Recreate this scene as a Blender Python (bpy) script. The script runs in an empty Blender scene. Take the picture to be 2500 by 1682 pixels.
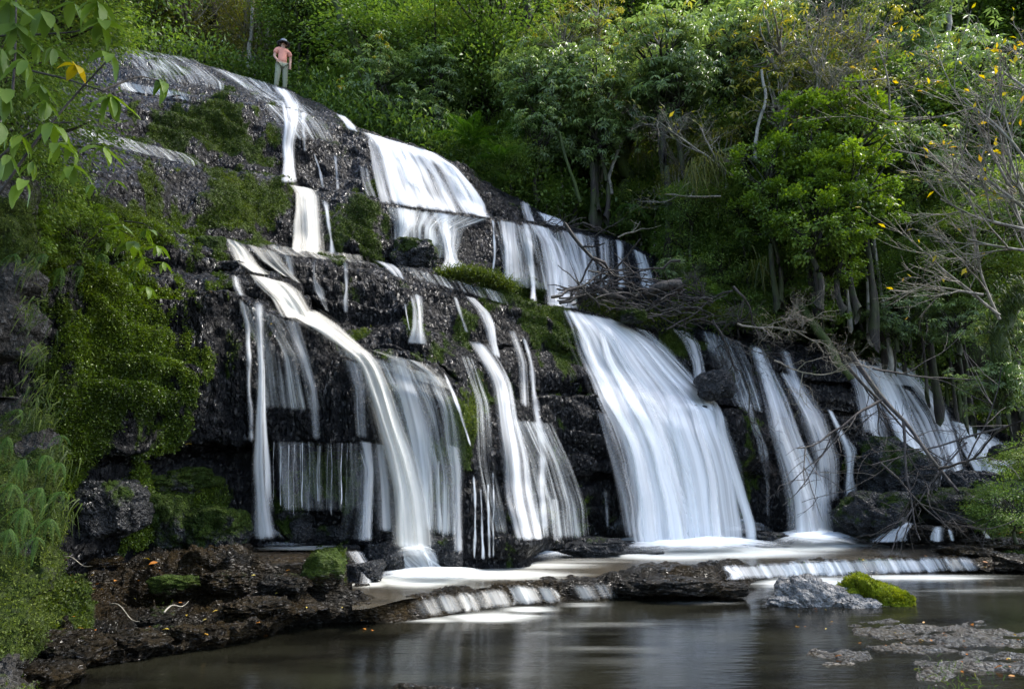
import bpy, math, random
import numpy as np
from mathutils import Vector, Matrix, Quaternion
from mathutils.bvhtree import BVHTree

random.seed(7)
RNG = np.random.default_rng(11)
PI = math.pi
R = math.radians

# ------------------------------------------------------------------ camera, sky, sun
PITCH = math.atan(319 / 1666.7)
FPX = 2500 * 24.0 / 36.0
EYE = 1.5
scene = bpy.context.scene
COL = scene.collection
cam_data = bpy.data.cameras.new('camera')
cam_data.lens = 24.0
cam_data.sensor_width = 36.0
cam_data.clip_start = 0.05
cam_data.clip_end = 2000
cam = bpy.data.objects.new('camera', cam_data)
cam.location = (0, 0, EYE)
cam.rotation_euler = (PI / 2 + PITCH, 0, 0)
COL.objects.link(cam)
scene.camera = cam

SUN_DIR = Vector((0.62, 0.22, 1.0)).normalized()      # towards the sun: high, from the right
world = bpy.data.worlds.new('World')
scene.world = world
world.use_nodes = True
wn = world.node_tree.nodes
wl = world.node_tree.links
wn.clear()
sky = wn.new('ShaderNodeTexSky')
sky.sky_type = 'NISHITA'
sky.sun_disc = False
sky.sun_elevation = math.asin(SUN_DIR.z)
sky.sun_rotation = math.atan2(SUN_DIR.x, SUN_DIR.y)
sky.air_density = 1.0
sky.dust_density = 2.5
sky.ozone_density = 1.0
bg = wn.new('ShaderNodeBackground')
bg.inputs['Strength'].default_value = 0.15
wo = wn.new('ShaderNodeOutputWorld')
wl.new(sky.outputs[0], bg.inputs['Color'])
wl.new(bg.outputs[0], wo.inputs['Surface'])
sun_data = bpy.data.lights.new('sun', 'SUN')
sun_data.energy = 1.4
sun_data.angle = R(10)
sun_data.color = (1.0, 0.96, 0.88)
sun = bpy.data.objects.new('sun', sun_data)
sun.rotation_euler = (-SUN_DIR).to_track_quat('-Z', 'Y').to_euler()
COL.objects.link(sun)
scene.view_settings.view_transform = 'Standard'
scene.view_settings.look = 'None'
scene.view_settings.gamma = 1.0
scene.view_settings.exposure = 2.2
scene.view_settings.use_curve_mapping = False
scene.cycles.use_denoising = True
scene.cycles.max_bounces = 6
scene.cycles.diffuse_bounces = 3
scene.cycles.glossy_bounces = 3
scene.cycles.transmission_bounces = 3
scene.cycles.transparent_max_bounces = 24
scene.cycles.sample_clamp_indirect = 4.0

# ------------------------------------------------------------------ picture <-> place
CT, ST = math.cos(PITCH), math.sin(PITCH)

def raydir(px, py):
    px = np.asarray(px, float); py = np.asarray(py, float)
    x = (px - 1250) / FPX; y = (841 - py) / FPX
    return np.stack(np.broadcast_arrays(x, CT - y * ST, ST + y * CT), -1)

def at_Y(px, py, Y):
    d = raydir(px, py); t = np.asarray(Y, float) / d[..., 1]
    return d * t[..., None] + np.array([0, 0, EYE])

def at_z(px, py, z):
    d = raydir(px, py); t = (np.asarray(z, float) - EYE) / d[..., 2]
    return d * t[..., None] + np.array([0, 0, EYE])

def V(px, py, Y):
    return Vector(at_Y(px, py, Y).tolist())

def proj(P):
    q = np.asarray(P, float) - np.array([0, 0, EYE])
    dep = q[..., 1] * CT + q[..., 2] * ST
    up = -q[..., 1] * ST + q[..., 2] * CT
    return 1250 + q[..., 0] / dep * FPX, 841 - up / dep * FPX

# ------------------------------------------------------------------ noise
def _hash(ix, iy, iz, seed):
    h = (ix * 374761393 + iy * 668265263 + iz * 2147483647 + seed * 1274126177) & 0xffffffff
    h = ((h ^ (h >> 13)) * 1274126177) & 0xffffffff
    h = (h ^ (h >> 16)) & 0xffffffff
    h = (h * 2246822519) & 0xffffffff
    return ((h ^ (h >> 15)) & 0xffff) / 65535.0

def vnoise(P, seed=0):
    P = np.asarray(P, float)
    i = np.floor(P).astype(np.int64); f = P - i
    f = f * f * f * (f * (f * 6 - 15) + 10)
    out = 0
    for dx in (0, 1):
        wx = f[..., 0] if dx else 1 - f[..., 0]
        for dy in (0, 1):
            wy = f[..., 1] if dy else 1 - f[..., 1]
            for dz in (0, 1):
                wz = f[..., 2] if dz else 1 - f[..., 2]
                out = out + wx * wy * wz * _hash(i[..., 0] + dx, i[..., 1] + dy, i[..., 2] + dz, seed)
    return out

def fbm(P, oct=4, seed=0, gain=0.5):
    P = np.asarray(P, float)
    s = 0; a = 1; tot = 0
    for k in range(oct):
        s = s + a * vnoise(P * (2.03 ** k) + 17.3 * k, seed + k)
        tot += a; a *= gain
    return s / tot            # 0..1

def sstep(a, b, x):
    t = np.clip((x - a) / (b - a), 0, 1)
    return t * t * (3 - 2 * t)

def blur(A, n, axis):
    for _ in range(n):
        a = np.moveaxis(A, axis, 0)
        p = np.concatenate([a[:1], a, a[-1:]], 0)
        a = 0.25 * p[:-2] + 0.5 * p[1:-1] + 0.25 * p[2:]
        A = np.moveaxis(a, 0, axis)
    return A

# ------------------------------------------------------------------ mesh and object helpers
def np_mesh(name, verts, faces, mat=None, smooth=True, attrs=None, uv=None):
    verts = np.asarray(verts, np.float32).reshape(-1, 3)
    faces = np.asarray(faces, np.int32)
    k = faces.shape[1]
    me = bpy.data.meshes.new(name)
    me.vertices.add(len(verts)); me.vertices.foreach_set('co', verts.ravel())
    me.loops.add(faces.size); me.loops.foreach_set('vertex_index', faces.ravel())
    me.polygons.add(len(faces))
    me.polygons.foreach_set('loop_start', np.arange(0, faces.size, k, dtype=np.int32))
    me.polygons.foreach_set('loop_total', np.full(len(faces), k, np.int32))
    me.polygons.foreach_set('use_smooth', np.full(len(faces), smooth, bool))
    if attrs:
        for an, arr in attrs.items():
            a = me.attributes.new(an, 'FLOAT', 'POINT')
            a.data.foreach_set('value', np.asarray(arr, np.float32).ravel())
    if uv is not None:
        ul = me.uv_layers.new(name='UVMap')
        ul.data.foreach_set('uv', np.asarray(uv, np.float32).reshape(-1, 2)[faces.ravel()].ravel())
    me.update(calc_edges=True)
    if mat: me.materials.append(mat)
    return me

def link(name, me, parent=None, loc=None):
    o = bpy.data.objects.new(name, me)
    COL.objects.link(o)
    if parent: o.parent = parent
    if loc is not None: o.location = loc
    return o

def tag(o, label=None, cat=None, group=None, kind=None):
    if label: o['label'] = label
    if cat: o['category'] = cat
    if group: o['group'] = group
    if kind: o['kind'] = kind
    return o

def thing(name, loc, label, cat, group=None, rz=0.0):
    o = bpy.data.objects.new(name, None)
    o.empty_display_size = 0.1
    COL.objects.link(o)
    o.location = loc; o.rotation_euler = (0, 0, rz)
    return tag(o, label, cat, group)

def grid_faces(nr, nc, flip=False):
    i = np.arange(nr - 1)[:, None] * nc + np.arange(nc - 1)[None, :]
    f = np.stack([i, i + 1, i + nc + 1, i + nc], -1).reshape(-1, 4)
    return f[:, ::-1] if flip else f

def grid_normals(G):
    du = np.gradient(G, axis=1); dv = np.gradient(G, axis=0)
    n = np.cross(du, dv); n /= np.linalg.norm(n, axis=-1, keepdims=True) + 1e-9
    return n

def tube_np(pts, radii, sides=6):
    """points -> (verts, quad faces) of a tapered tube closed to a point"""
    pts = np.asarray(pts, float); n = len(pts)
    radii = np.broadcast_to(np.asarray(radii, float), (n,))
    t = np.gradient(pts, axis=0); t /= np.linalg.norm(t, axis=1, keepdims=True) + 1e-9
    ref = np.array([0.31, 0.22, 0.92]);
    a = np.cross(t, ref); a /= np.linalg.norm(a, axis=1, keepdims=True) + 1e-9
    b = np.cross(t, a)
    ang = np.arange(sides) * 2 * PI / sides
    ring = a[:, None] * np.cos(ang)[None, :, None] + b[:, None] * np.sin(ang)[None, :, None]
    v = (pts[:, None] + ring * radii[:, None, None]).reshape(-1, 3)
    f = []
    for i in range(n - 1):
        for s in range(sides):
            s2 = (s + 1) % sides
            f.append((i * sides + s, i * sides + s2, (i + 1) * sides + s2, (i + 1) * sides + s))
    return v, np.array(f, np.int32)

class Acc:
    """collects pieces of one mesh"""
    def __init__(self): self.v = []; self.f = []; self.n = 0; self.a = []
    def add(self, v, f, a=None):
        v = np.asarray(v, float).reshape(-1, 3)
        self.v.append(v); self.f.append(np.asarray(f, np.int64) + self.n)
        self.a.append(np.broadcast_to(0.5 if a is None else a, (len(v),)))
        self.n += len(v)
    def mesh(self, name, mat, smooth=True, attr='tint'):
        f = self.f; k = max(x.shape[1] for x in f)
        f = [x if x.shape[1] == k else np.concatenate([x, x[:, -1:]], 1) for x in f]
        if len({x.shape[1] for x in self.f}) > 1:
            # mixed tris and quads: split the quads
            out = []
            for x in self.f:
                out.append(x if x.shape[1] == 3 else np.concatenate([x[:, [0, 1, 2]], x[:, [0, 2, 3]]]))
            f = out
        return np_mesh(name, np.concatenate(self.v), np.concatenate(f), mat, smooth, {attr: np.concatenate(self.a)})

# ------------------------------------------------------------------ materials
class NT:
    def __init__(self, name):
        self.m = bpy.data.materials.new(name); self.m.use_nodes = True
        self.n = self.m.node_tree.nodes; self.l = self.m.node_tree.links
        self.n.clear()
        self.out = self.n.new('ShaderNodeOutputMaterial')
    def new(self, t, **kw):
        nd = self.n.new(t)
        for k, v in kw.items():
            if k.startswith('i_'):
                nd.inputs[k[2:].replace('_', ' ')].default_value = v
            else: setattr(nd, k, v)
        return nd
    def con(self, a, b): self.l.new(a, b)
    def attr(self, name): return self.new('ShaderNodeAttribute', attribute_name=name).outputs['Fac']
    def pos(self, scale=(1, 1, 1)):
        g = self.new('ShaderNodeNewGeometry').outputs['Position']
        mp = self.new('ShaderNodeMapping'); mp.inputs['Scale'].default_value = scale
        self.con(g, mp.inputs['Vector']); return mp.outputs[0]
    def noise(self, vec, scale, detail=3, rough=0.55, out='Fac'):
        nd = self.new('ShaderNodeTexNoise'); nd.inputs['Scale'].default_value = scale
        nd.inputs['Detail'].default_value = detail; nd.inputs['Roughness'].default_value = rough
        if vec is not None: self.con(vec, nd.inputs['Vector'])
        return nd.outputs[out]
    def voro(self, vec, scale, feature='F1', out='Distance'):
        nd = self.new('ShaderNodeTexVoronoi', feature=feature); nd.inputs['Scale'].default_value = scale
        if vec is not None: self.con(vec, nd.inputs['Vector'])
        return nd.outputs[out]
    def math(self, op, a, b=None, clamp=False):
        nd = self.new('ShaderNodeMath', operation=op, use_clamp=clamp)
        for i, x in enumerate((a, b)):
            if x is None: continue
            if isinstance(x, (int, float)): nd.inputs[i].default_value = x
            else: self.con(x, nd.inputs[i])
        return nd.outputs[0]
    def rng(self, x, a, b, c=0.0, d=1.0, smooth=True):
        nd = self.new('ShaderNodeMapRange', interpolation_type='SMOOTHSTEP' if smooth else 'LINEAR')
        self.con(x, nd.inputs['Value'])
        for k, val in zip(('From Min', 'From Max', 'To Min', 'To Max'), (a, b, c, d)): nd.inputs[k].default_value = val
        return nd.outputs[0]
    def ramp(self, x, stops):
        nd = self.new('ShaderNodeValToRGB'); cr = nd.color_ramp
        while len(cr.elements) < len(stops): cr.elements.new(0.5)
        for e, (p, c) in zip(cr.elements, stops): e.position = p; e.color = (*c, 1)
        self.con(x, nd.inputs[0]); return nd.outputs[0]
    def mix(self, fac, a, b):
        nd = self.new('ShaderNodeMix', data_type='RGBA')
        if isinstance(fac, (int, float)): nd.inputs[0].default_value = fac
        else: self.con(fac, nd.inputs[0])
        for s, x in ((6, a), (7, b)):
            if isinstance(x, tuple): nd.inputs[s].default_value = (*x, 1)
            else: self.con(x, nd.inputs[s])
        return nd.outputs[2]
    def bump(self, h, strength=0.5, dist=0.02, normal=None):
        nd = self.new('ShaderNodeBump'); nd.inputs['Strength'].default_value = strength
        nd.inputs['Distance'].default_value = dist
        self.con(h, nd.inputs['Height'])
        if normal is not None: self.con(normal, nd.inputs['Normal'])
        return nd.outputs[0]
    def pbsdf(self, col, rough=0.5, normal=None, spec=0.5):
        nd = self.new('ShaderNodeBsdfPrincipled')
        if isinstance(col, tuple): nd.inputs['Base Color'].default_value = (*col, 1)
        else: self.con(col, nd.inputs['Base Color'])
        if isinstance(rough, (int, float)): nd.inputs['Roughness'].default_value = rough
        else: self.con(rough, nd.inputs['Roughness'])
        if isinstance(spec, (int, float)): nd.inputs['Specular IOR Level'].default_value = spec
        else: self.con(spec, nd.inputs['Specular IOR Level'])
        if normal is not None: self.con(normal, nd.inputs['Normal'])
        return nd
    def done(self, shader):
        self.con(shader, self.out.inputs['Surface']); return self.m

def rock_mat(name, dark, light, moss_a=(0.012, 0.030, 0.004), moss_b=(0.050, 0.075, 0.008), stretch=0.5, lump=16.0, wet=0.28, spec=0.6, brown=None):
    t = NT(name)
    p = t.pos((1, 1, stretch)); pu = t.pos()
    big = t.noise(pu, 1.1, 4); mid = t.noise(p, 6.0, 5, 0.6)
    fine = t.noise(p, lump * 2.4, 3, 0.6)
    vo = t.voro(p, lump)
    base = t.ramp(t.math('ADD', t.math('MULTIPLY', mid, 0.6), t.math('MULTIPLY', fine, 0.4)),
                  [(0.30, dark), (0.52, tuple((a + b) / 2 for a, b in zip(dark, light))), (0.72, light)])
    if brown:
        base = t.mix(t.rng(big, 0.38, 0.62), base, t.ramp(mid, [(0.3, tuple(0.3 * c for c in brown)), (0.7, brown)]))
    base = t.mix(t.math('MULTIPLY', t.attr('pale'), t.rng(fine, .38, .62)), base, (0.15, 0.15, 0.14))
    moss = t.attr('moss')
    mm = t.rng(t.math('ADD', moss, t.math('MULTIPLY', t.math('SUBTRACT', t.noise(p, 9.0, 4, 0.7), 0.5), 1.2)), 0.35, 0.62)
    mn = t.noise(pu, 38.0, 3, 0.7)
    mcol = t.ramp(t.math('ADD', t.math('MULTIPLY', mn, 0.6), t.math('MULTIPLY', t.noise(pu, 2.2, 3), 0.4)),
                  [(0.33, moss_a), (0.52, tuple((a + b) / 2 for a, b in zip(moss_a, moss_b))), (0.68, moss_b)])
    col = t.mix(mm, base, mcol)
    rough = t.math('ADD', t.rng(t.noise(pu, 3.0, 3), 0.35, 0.65, wet, wet + 0.25), t.math('MULTIPLY', mm, 0.45), clamp=True)
    h = t.math('ADD', t.math('MULTIPLY', vo, -0.7), t.math('ADD', t.math('MULTIPLY', fine, 0.6), t.math('MULTIPLY', mid, 1.3)))
    b1 = t.bump(h, 1.0, 0.09)
    b2 = t.bump(t.math('MULTIPLY', mn, mm), 0.8, 0.03, b1)
    cell = t.new('ShaderNodeSeparateColor'); t.con(t.voro(p, lump * 1.9, 'F1', 'Color'), cell.inputs[0])
    gl = t.math('MULTIPLY', t.rng(cell.outputs[0], 0.76, 0.92), t.math('SUBTRACT', 1.0, t.math('MULTIPLY', mm, .75)))
    sp = t.math('ADD', spec * .22, t.math('MULTIPLY', gl, spec * 1.15))
    rough = t.math('SUBTRACT', rough, t.math('MULTIPLY', gl, .10), clamp=True)
    return t.done(t.pbsdf(col, rough, b2, sp).outputs[0])

M = {}
M['cliff'] = rock_mat('wet_basalt', (0.0012, 0.0013, 0.0016), (0.011, 0.0115, 0.013), lump=15.0, spec=0.40, wet=0.20)
M['shelf'] = rock_mat('shelf_rock', (0.002, 0.002, 0.0017), (0.020, 0.018, 0.014), stretch=2.4, lump=18.0, wet=0.18, spec=0.55, brown=(0.032, 0.022, 0.009))
M['boulder'] = rock_mat('boulder_rock', (0.008, 0.009, 0.010), (0.05, 0.052, 0.055), stretch=1.0, lump=24.0)
M['pale_boulder'] = rock_mat('pale_rock', (0.05, 0.05, 0.05), (0.34, 0.34, 0.33), moss_a=(0.06, 0.09, 0.0), moss_b=(0.35, 0.42, 0.02), stretch=1.0, lump=20.0, wet=0.5)
M['bank'] = rock_mat('bank_rock', (0.006, 0.006, 0.005), (0.06, 0.056, 0.05), moss_a=(0.012, 0.022, 0.004), moss_b=(0.06, 0.085, 0.010), stretch=0.8, lump=20.0, wet=0.45)

def soil_mat():
    t = NT('forest_floor'); p = t.pos()
    c = t.ramp(t.noise(p, 3.0, 6, 0.7), [(0.3, (0.004, 0.005, 0.003)), (0.55, (0.015, 0.017, 0.008)), (0.7, (0.03, 0.035, 0.012))])
    return t.done(t.pbsdf(c, 0.9, t.bump(t.noise(p, 8.0, 5, 0.7), 1.0, 0.2), 0.1).outputs[0])
M['soil'] = soil_mat()

def white_water_mat(name, col=(0.86, 0.88, 0.89), fu=7.0, fv=0.22, soft=0.5):
    """falling water: white strands with see-through gaps; UV is in metres across / along the fall"""
    t = NT(name)
    uv = t.new('ShaderNodeUVMap').outputs[0]
    def n(a, b, d, r=0.5):
        mp = t.new('ShaderNodeMapping'); mp.inputs['Scale'].default_value = (a, b, 1)
        t.con(uv, mp.inputs['Vector']); return t.noise(mp.outputs[0], 1.0, d, r)
    s1 = n(fu, fv, 2); s2 = n(fu * 3.7, fv * 1.6, 2); s3 = n(fu * 0.28, fv * 1.1, 2); s4 = n(fu * 11, fv * 2.5, 1)
    s = t.math('ADD', t.math('MULTIPLY', s1, 0.46), t.math('ADD', t.math('MULTIPLY', s2, 0.15), t.math('ADD', t.math('MULTIPLY', s3, 0.35), t.math('MULTIPLY', s4, 0.04))))
    s = t.math('MULTIPLY', t.math('SUBTRACT', s, 0.5), 2.9)
    d = t.attr('dens')
    a = t.rng(t.math('ADD', t.math('MULTIPLY', d, 1.75), t.math('MULTIPLY', s, t.math('SUBTRACT', 1.15, t.math('MULTIPLY', d, 0.62)))), 0.04, 1.55, 0.0, 0.98)
    edge = t.rng(d, 0.0, 0.16)
    a = t.math('MULTIPLY', a, edge, clamp=True)
    c = t.mix(t.rng(t.math('ADD', s1, t.math('MULTIPLY', s2, 0.5)), 0.45, 1.0), tuple(x * 0.72 for x in col), col)
    di = t.new('ShaderNodeBsdfDiffuse'); t.con(c, di.inputs['Color'])
    tl = t.new('ShaderNodeBsdfTranslucent'); t.con(c, tl.inputs['Color'])
    tr = t.new('ShaderNodeBsdfTransparent')
    m1 = t.new('ShaderNodeMixShader'); m1.inputs[0].default_value = 0.35
    t.con(di.outputs[0], m1.inputs[1]); t.con(tl.outputs[0], m1.inputs[2])
    m2 = t.new('ShaderNodeMixShader'); t.con(a, m2.inputs[0])
    t.con(tr.outputs[0], m2.inputs[1]); t.con(m1.outputs[0], m2.inputs[2])
    return t.done(m2.outputs[0])
M['fall'] = white_water_mat('falling_water')
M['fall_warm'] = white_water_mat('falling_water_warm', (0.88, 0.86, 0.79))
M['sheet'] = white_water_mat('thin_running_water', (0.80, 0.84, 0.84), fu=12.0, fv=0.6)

def foam_mat():
    t = NT('foam')
    p = t.pos((0.35, 1.6, 1.0))
    s = t.math('SUBTRACT', t.noise(p, 3.0, 4, 0.55), 0.5)
    a = t.rng(t.math('ADD', t.attr('dens'), t.math('MULTIPLY', s, 0.7)), 0.05, 1.15, 0.0, 0.97)
    a = t.math('MULTIPLY', a, t.rng(t.attr('dens'), 0.0, 0.12), clamp=True)
    di = t.new('ShaderNodeBsdfDiffuse'); di.inputs['Color'].default_value = (0.83, 0.89, 0.93, 1)
    tr = t.new('ShaderNodeBsdfTransparent')
    m2 = t.new('ShaderNodeMixShader'); t.con(a, m2.inputs[0])
    t.con(tr.outputs[0], m2.inputs[1]); t.con(di.outputs[0], m2.inputs[2])
    return t.done(m2.outputs[0])
M['foam'] = foam_mat()

def pool_mat(name, tint=(0.30, 0.26, 0.18), murk=(0.030, 0.028, 0.018), rough=0.12, murkf=0.45, foamn=1.2):
    t = NT(name)
    p = t.pos((0.30, 1.0, 1.0)); q = t.pos((0.8, 3.2, 1.0))
    b = t.bump(t.math('ADD', t.noise(p, 2.2, 3), t.math('MULTIPLY', t.noise(q, 5.0, 3), 0.4)), 0.16, 0.05)
    murkn = t.rng(t.noise(t.pos((0.35, 1.3, 1)), 1.3, 4), 0.35, 0.65, murkf - 0.25, murkf + 0.3)
    tr = t.new('ShaderNodeBsdfTransparent'); tr.inputs['Color'].default_value = (*tint, 1)
    di = t.new('ShaderNodeBsdfDiffuse')
    foam = t.attr('foam')
    fm = t.rng(t.math('ADD', foam, t.math('MULTIPLY', t.math('SUBTRACT', t.noise(t.pos((0.13, 2.0, 1)), 1.9, 5, 0.6), 0.5), foamn)), 0.05, 1.15, 0.0, 0.88)
    fm = t.math('MULTIPLY', fm, t.rng(foam, 0.0, 0.15))
    t.con(t.mix(fm, murk, (0.66, 0.68, 0.64)), di.inputs['Color'])
    m1 = t.new('ShaderNodeMixShader'); t.con(t.math('ADD', murkn, fm, clamp=True), m1.inputs[0])
    t.con(tr.outputs[0], m1.inputs[1]); t.con(di.outputs[0], m1.inputs[2])
    gl = t.new('ShaderNodeBsdfGlossy'); gl.inputs['Roughness'].default_value = rough
    t.con(b, gl.inputs['Normal'])
    fr = t.new('ShaderNodeFresnel'); fr.inputs['IOR'].default_value = 1.33; t.con(b, fr.inputs['Normal'])
    m2 = t.new('ShaderNodeMixShader')
    t.con(t.math('MULTIPLY', fr.outputs[0], t.math('SUBTRACT', 1.0, t.math('MULTIPLY', fm, 0.8))), m2.inputs[0])
    t.con(m1.outputs[0], m2.inputs[1]); t.con(gl.outputs[0], m2.inputs[2])
    return t.done(m2.outputs[0])
M['pool'] = pool_mat('pool_water', tint=(.22, .21, .15), murk=(0.016, 0.016, 0.010), rough=0.14, murkf=0.4)
M['midpool'] = pool_mat('middle_pool_water', murk=(0.055, 0.046, 0.030), rough=0.2, murkf=0.7, foamn=0.7)

def leaf_mat(name, stops, rough=0.45, trans=0.38, spec=0.28):
    t = NT(name)
    ti = t.attr('tint'); oi = t.new('ShaderNodeObjectInfo').outputs['Random']
    x = t.math('ADD', t.math('MULTIPLY', ti, 0.8), t.math('MULTIPLY', oi, 0.2))
    c = t.ramp(x, stops)
    pb = t.pbsdf(c, rough, None, spec)
    tl = t.new('ShaderNodeBsdfTranslucent')
    hs = t.new('ShaderNodeHueSaturation'); hs.inputs['Saturation'].default_value = 1.15; hs.inputs['Value'].default_value = 1.5
    t.con(c, hs.inputs['Color']); t.con(hs.outputs[0], tl.inputs['Color'])
    m = t.new('ShaderNodeMixShader'); m.inputs[0].default_value = trans
    t.con(pb.outputs[0], m.inputs[1]); t.con(tl.outputs[0], m.inputs[2])
    return t.done(m.outputs[0])
M['leaf_dark'] = leaf_mat('dark_leaf', [(0.0, (0.032, 0.058, 0.014)), (0.5, (0.105, 0.17, 0.034)), (0.85, (0.20, 0.26, 0.05)), (1.0, (0.17, 0.16, 0.03))])
M['leaf_whorl'] = leaf_mat('whorl_leaf', [(0.0, (0.050, 0.082, 0.030)), (0.5, (0.14, 0.20, 0.060)), (0.9, (0.22, 0.29, 0.08)), (1.0, (0.28, 0.23, 0.03))], rough=0.38, spec=0.45)
M['leaf_bright'] = leaf_mat('bright_leaf', [(0.0, (0.045, 0.078, 0.016)), (0.5, (0.12, 0.19, 0.030)), (1.0, (0.22, 0.30, 0.04))], trans=0.35)
M['leaf_olive'] = leaf_mat('olive_leaf', [(0.0, (0.05, 0.065, 0.016)), (0.5, (0.12, 0.13, 0.03)), (0.8, (0.22, 0.20, 0.04)), (1.0, (0.32, 0.24, 0.02))], trans=0.45)
M['leaf_yellow'] = leaf_mat('yellow_leaf', [(0.0, (0.16, 0.15, 0.01)), (0.6, (0.36, 0.28, 0.02)), (1.0, (0.45, 0.22, 0.02))], trans=0.45)
M['fern'] = leaf_mat('fern_frond', [(0.0, (0.018, 0.045, 0.008)), (0.5, (0.040, 0.09, 0.014)), (1.0, (0.09, 0.15, 0.02))], rough=0.55, trans=0.35, spec=0.2)
M['grass'] = leaf_mat('grass_blade', [(0.0, (0.02, 0.04, 0.008)), (0.6, (0.05, 0.08, 0.014)), (1.0, (0.13, 0.11, 0.04))], rough=0.6, trans=0.4)
M['moss'] = leaf_mat('moss_tuft', [(0.0, (0.014, 0.026, 0.004)), (0.5, (0.045, 0.070, 0.008)), (1.0, (0.11, 0.14, 0.014))], rough=0.6, trans=0.3, spec=0.3)
M['moss_bright'] = leaf_mat('bright_moss_tuft', [(0.0, (0.03, 0.045, 0.003)), (0.5, (0.12, 0.15, 0.008)), (1.0, (0.27, 0.29, 0.015))], rough=0.6, trans=0.3, spec=0.2)
M['fallen'] = leaf_mat('fallen_leaf', [(0.0, (0.25, 0.05, 0.01)), (0.4, (0.30, 0.12, 0.02)), (0.7, (0.35, 0.28, 0.05)), (1.0, (0.40, 0.36, 0.22))], trans=0.2)

M['wall_leaf'] = leaf_mat('wall_leaf', [(0.0, (0.022, 0.042, 0.006)), (0.5, (0.075, 0.12, 0.012)), (1.0, (0.14, 0.20, 0.02))], rough=0.3, trans=0.3)
def bark_mat(name, a, b, moss=(0.04, 0.06, 0.01), m=0.5):
    t = NT(name); p = t.pos((1, 1, 0.25)); q = t.pos()
    c = t.ramp(t.noise(p, 14.0, 5, 0.7), [(0.35, a), (0.65, b)])
    c = t.mix(t.math('MULTIPLY', t.rng(t.noise(q, 2.5, 4), 0.42, 0.62), m), c, moss)
    return t.done(t.pbsdf(c, 0.75, t.bump(t.noise(p, 22.0, 4, 0.7), 0.8, 0.03), 0.3).outputs[0])
M['bark'] = bark_mat('bark', (0.010, 0.008, 0.006), (0.045, 0.036, 0.027))
M['bark_pale'] = bark_mat('pale_bark', (0.10, 0.095, 0.08), (0.38, 0.35, 0.29), m=0.15)
M['twig'] = bark_mat('grey_twig', (0.10, 0.085, 0.065), (0.30, 0.26, 0.20), m=0.35)
M['dead'] = bark_mat('dead_wood', (0.012, 0.010, 0.010), (0.075, 0.062, 0.055), m=0.1)
M['mossy_bark'] = bark_mat('mossy_bark', (0.02, 0.03, 0.008), (0.05, 0.07, 0.012), moss=(0.040, 0.058, 0.008), m=0.9)
# ------------------------------------------------------------------ the cliff: steps lofted between ledge lines
def C(pts):
    a = np.array(pts, float)
    return lambda x, k=1: np.interp(x, a[:, 0], a[:, k])

PX0, PX1, NX = -260.0, 2780.0, 980
PX = np.linspace(PX0, PX1, NX)

# waterline / foot of the lowest face: (px, py, Y)
A0 = C([(-260, 1420, 7.0), (0, 1395, 7.4), (150, 1370, 8.0), (350, 1342, 9.0), (560, 1335, 9.9), (850, 1328, 10.2), (1000, 1345, 10.1), (1050, 1372, 10.0),
        (1130, 1377, 10.0), (1260, 1368, 10.3), (1330, 1332, 11.6), (1450, 1326, 13.0), (1560, 1312, 14.2), (1900, 1310, 14.4),
        (2060, 1285, 14.8), (2180, 1262, 15.2), (2300, 1245, 15.6), (2500, 1215, 16.2), (2780, 1210, 16.5)])
UY = C([(-260, 1130), (200, 1128), (450, 1100), (560, 1086), (870, 1078), (960, 1090), (1060, 1120), (1150, 1150), (1300, 1170), (1500, 1160), (2780, 1130)])
US = C([(-260, .0), (150, .15), (300, .45), (560, .55), (880, .6), (980, .45), (1100, .45), (1180, .1), (1500, .1), (2780, .1)])
L1 = C([(-260, 700, 7.0), (0, 700, 7.5), (150, 700, 8.0), (400, 712, 9.1), (564, 720, 9.6), (640, 745, 9.7), (700, 778, 9.75), (790, 802, 9.8), (822, 855, 9.8), (900, 862, 9.85),
        (981, 865, 9.9), (1047, 890, 9.9), (1109, 940, 9.95), (1200, 958, 10.6), (1300, 965, 11.4), (1437, 965, 12.4), (1600, 985, 13.2), (1800, 1005, 13.8),
        (2060, 1010, 14.6), (2200, 1030, 15.4), (2300, 1095, 15.8), (2470, 1150, 16.4), (2780, 1180, 16.8)])
T1 = C([(-260, 0.02), (500, 0.03), (600, .35), (900, .7), (1080, .6), (1180, .3), (1450, .75), (1750, .7), (1850, .3), (2100, .35), (2780, .2)])
MY = C([(-260, 620), (400, 640), (560, 668), (602, 667), (706, 690), (753, 745), (800, 765), (860, 775), (1000, 790), (1150, 850), (1300, 860), (1437, 860), (1600, 905), (1850, 925), (2100, 950), (2300, 1040), (2470, 1120), (2780, 1140)])
MD = C([(-260, .3), (400, .5), (560, .4), (706, .3), (900, .25), (1200, .4), (2780, .5)])      # share of the way from L1 back to L2
TM = C([(-260, .02), (500, .05), (600, .4), (720, .35), (800, .1), (1000, .1), (1300, .1), (2780, .1)])
L2 = C([(-260, 330, 7.6), (0, 380, 8.2), (180, 450, 8.9), (300, 510, 9.5), (417, 550, 10.1), (529, 575, 10.7), (579, 586, 10.9), (625, 600, 11.1), (714, 614, 11.4), (811, 624, 11.6), (897, 628, 11.8), (966, 643, 12.0),
        (1016, 662, 12.1), (1086, 686, 12.2), (1136, 704, 12.3), (1244, 724, 12.7), (1321, 747, 13.1), (1402, 752, 13.6), (1476, 771, 14.0), (1553, 797, 14.4), (1640, 810, 14.8), (1700, 830, 15.0),
        (1832, 845, 15.3), (1950, 862, 15.6), (2100, 882, 16.2), (2200, 895, 16.6), (2290, 985, 16.9), (2400, 1062, 17.3), (2780, 1080, 17.6)])
T2 = C([(-260, .9), (540, .9), (850, .8), (1200, 1.3), (1500, 1.3), (1700, .8), (1900, .3), (2780, .3)])
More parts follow.
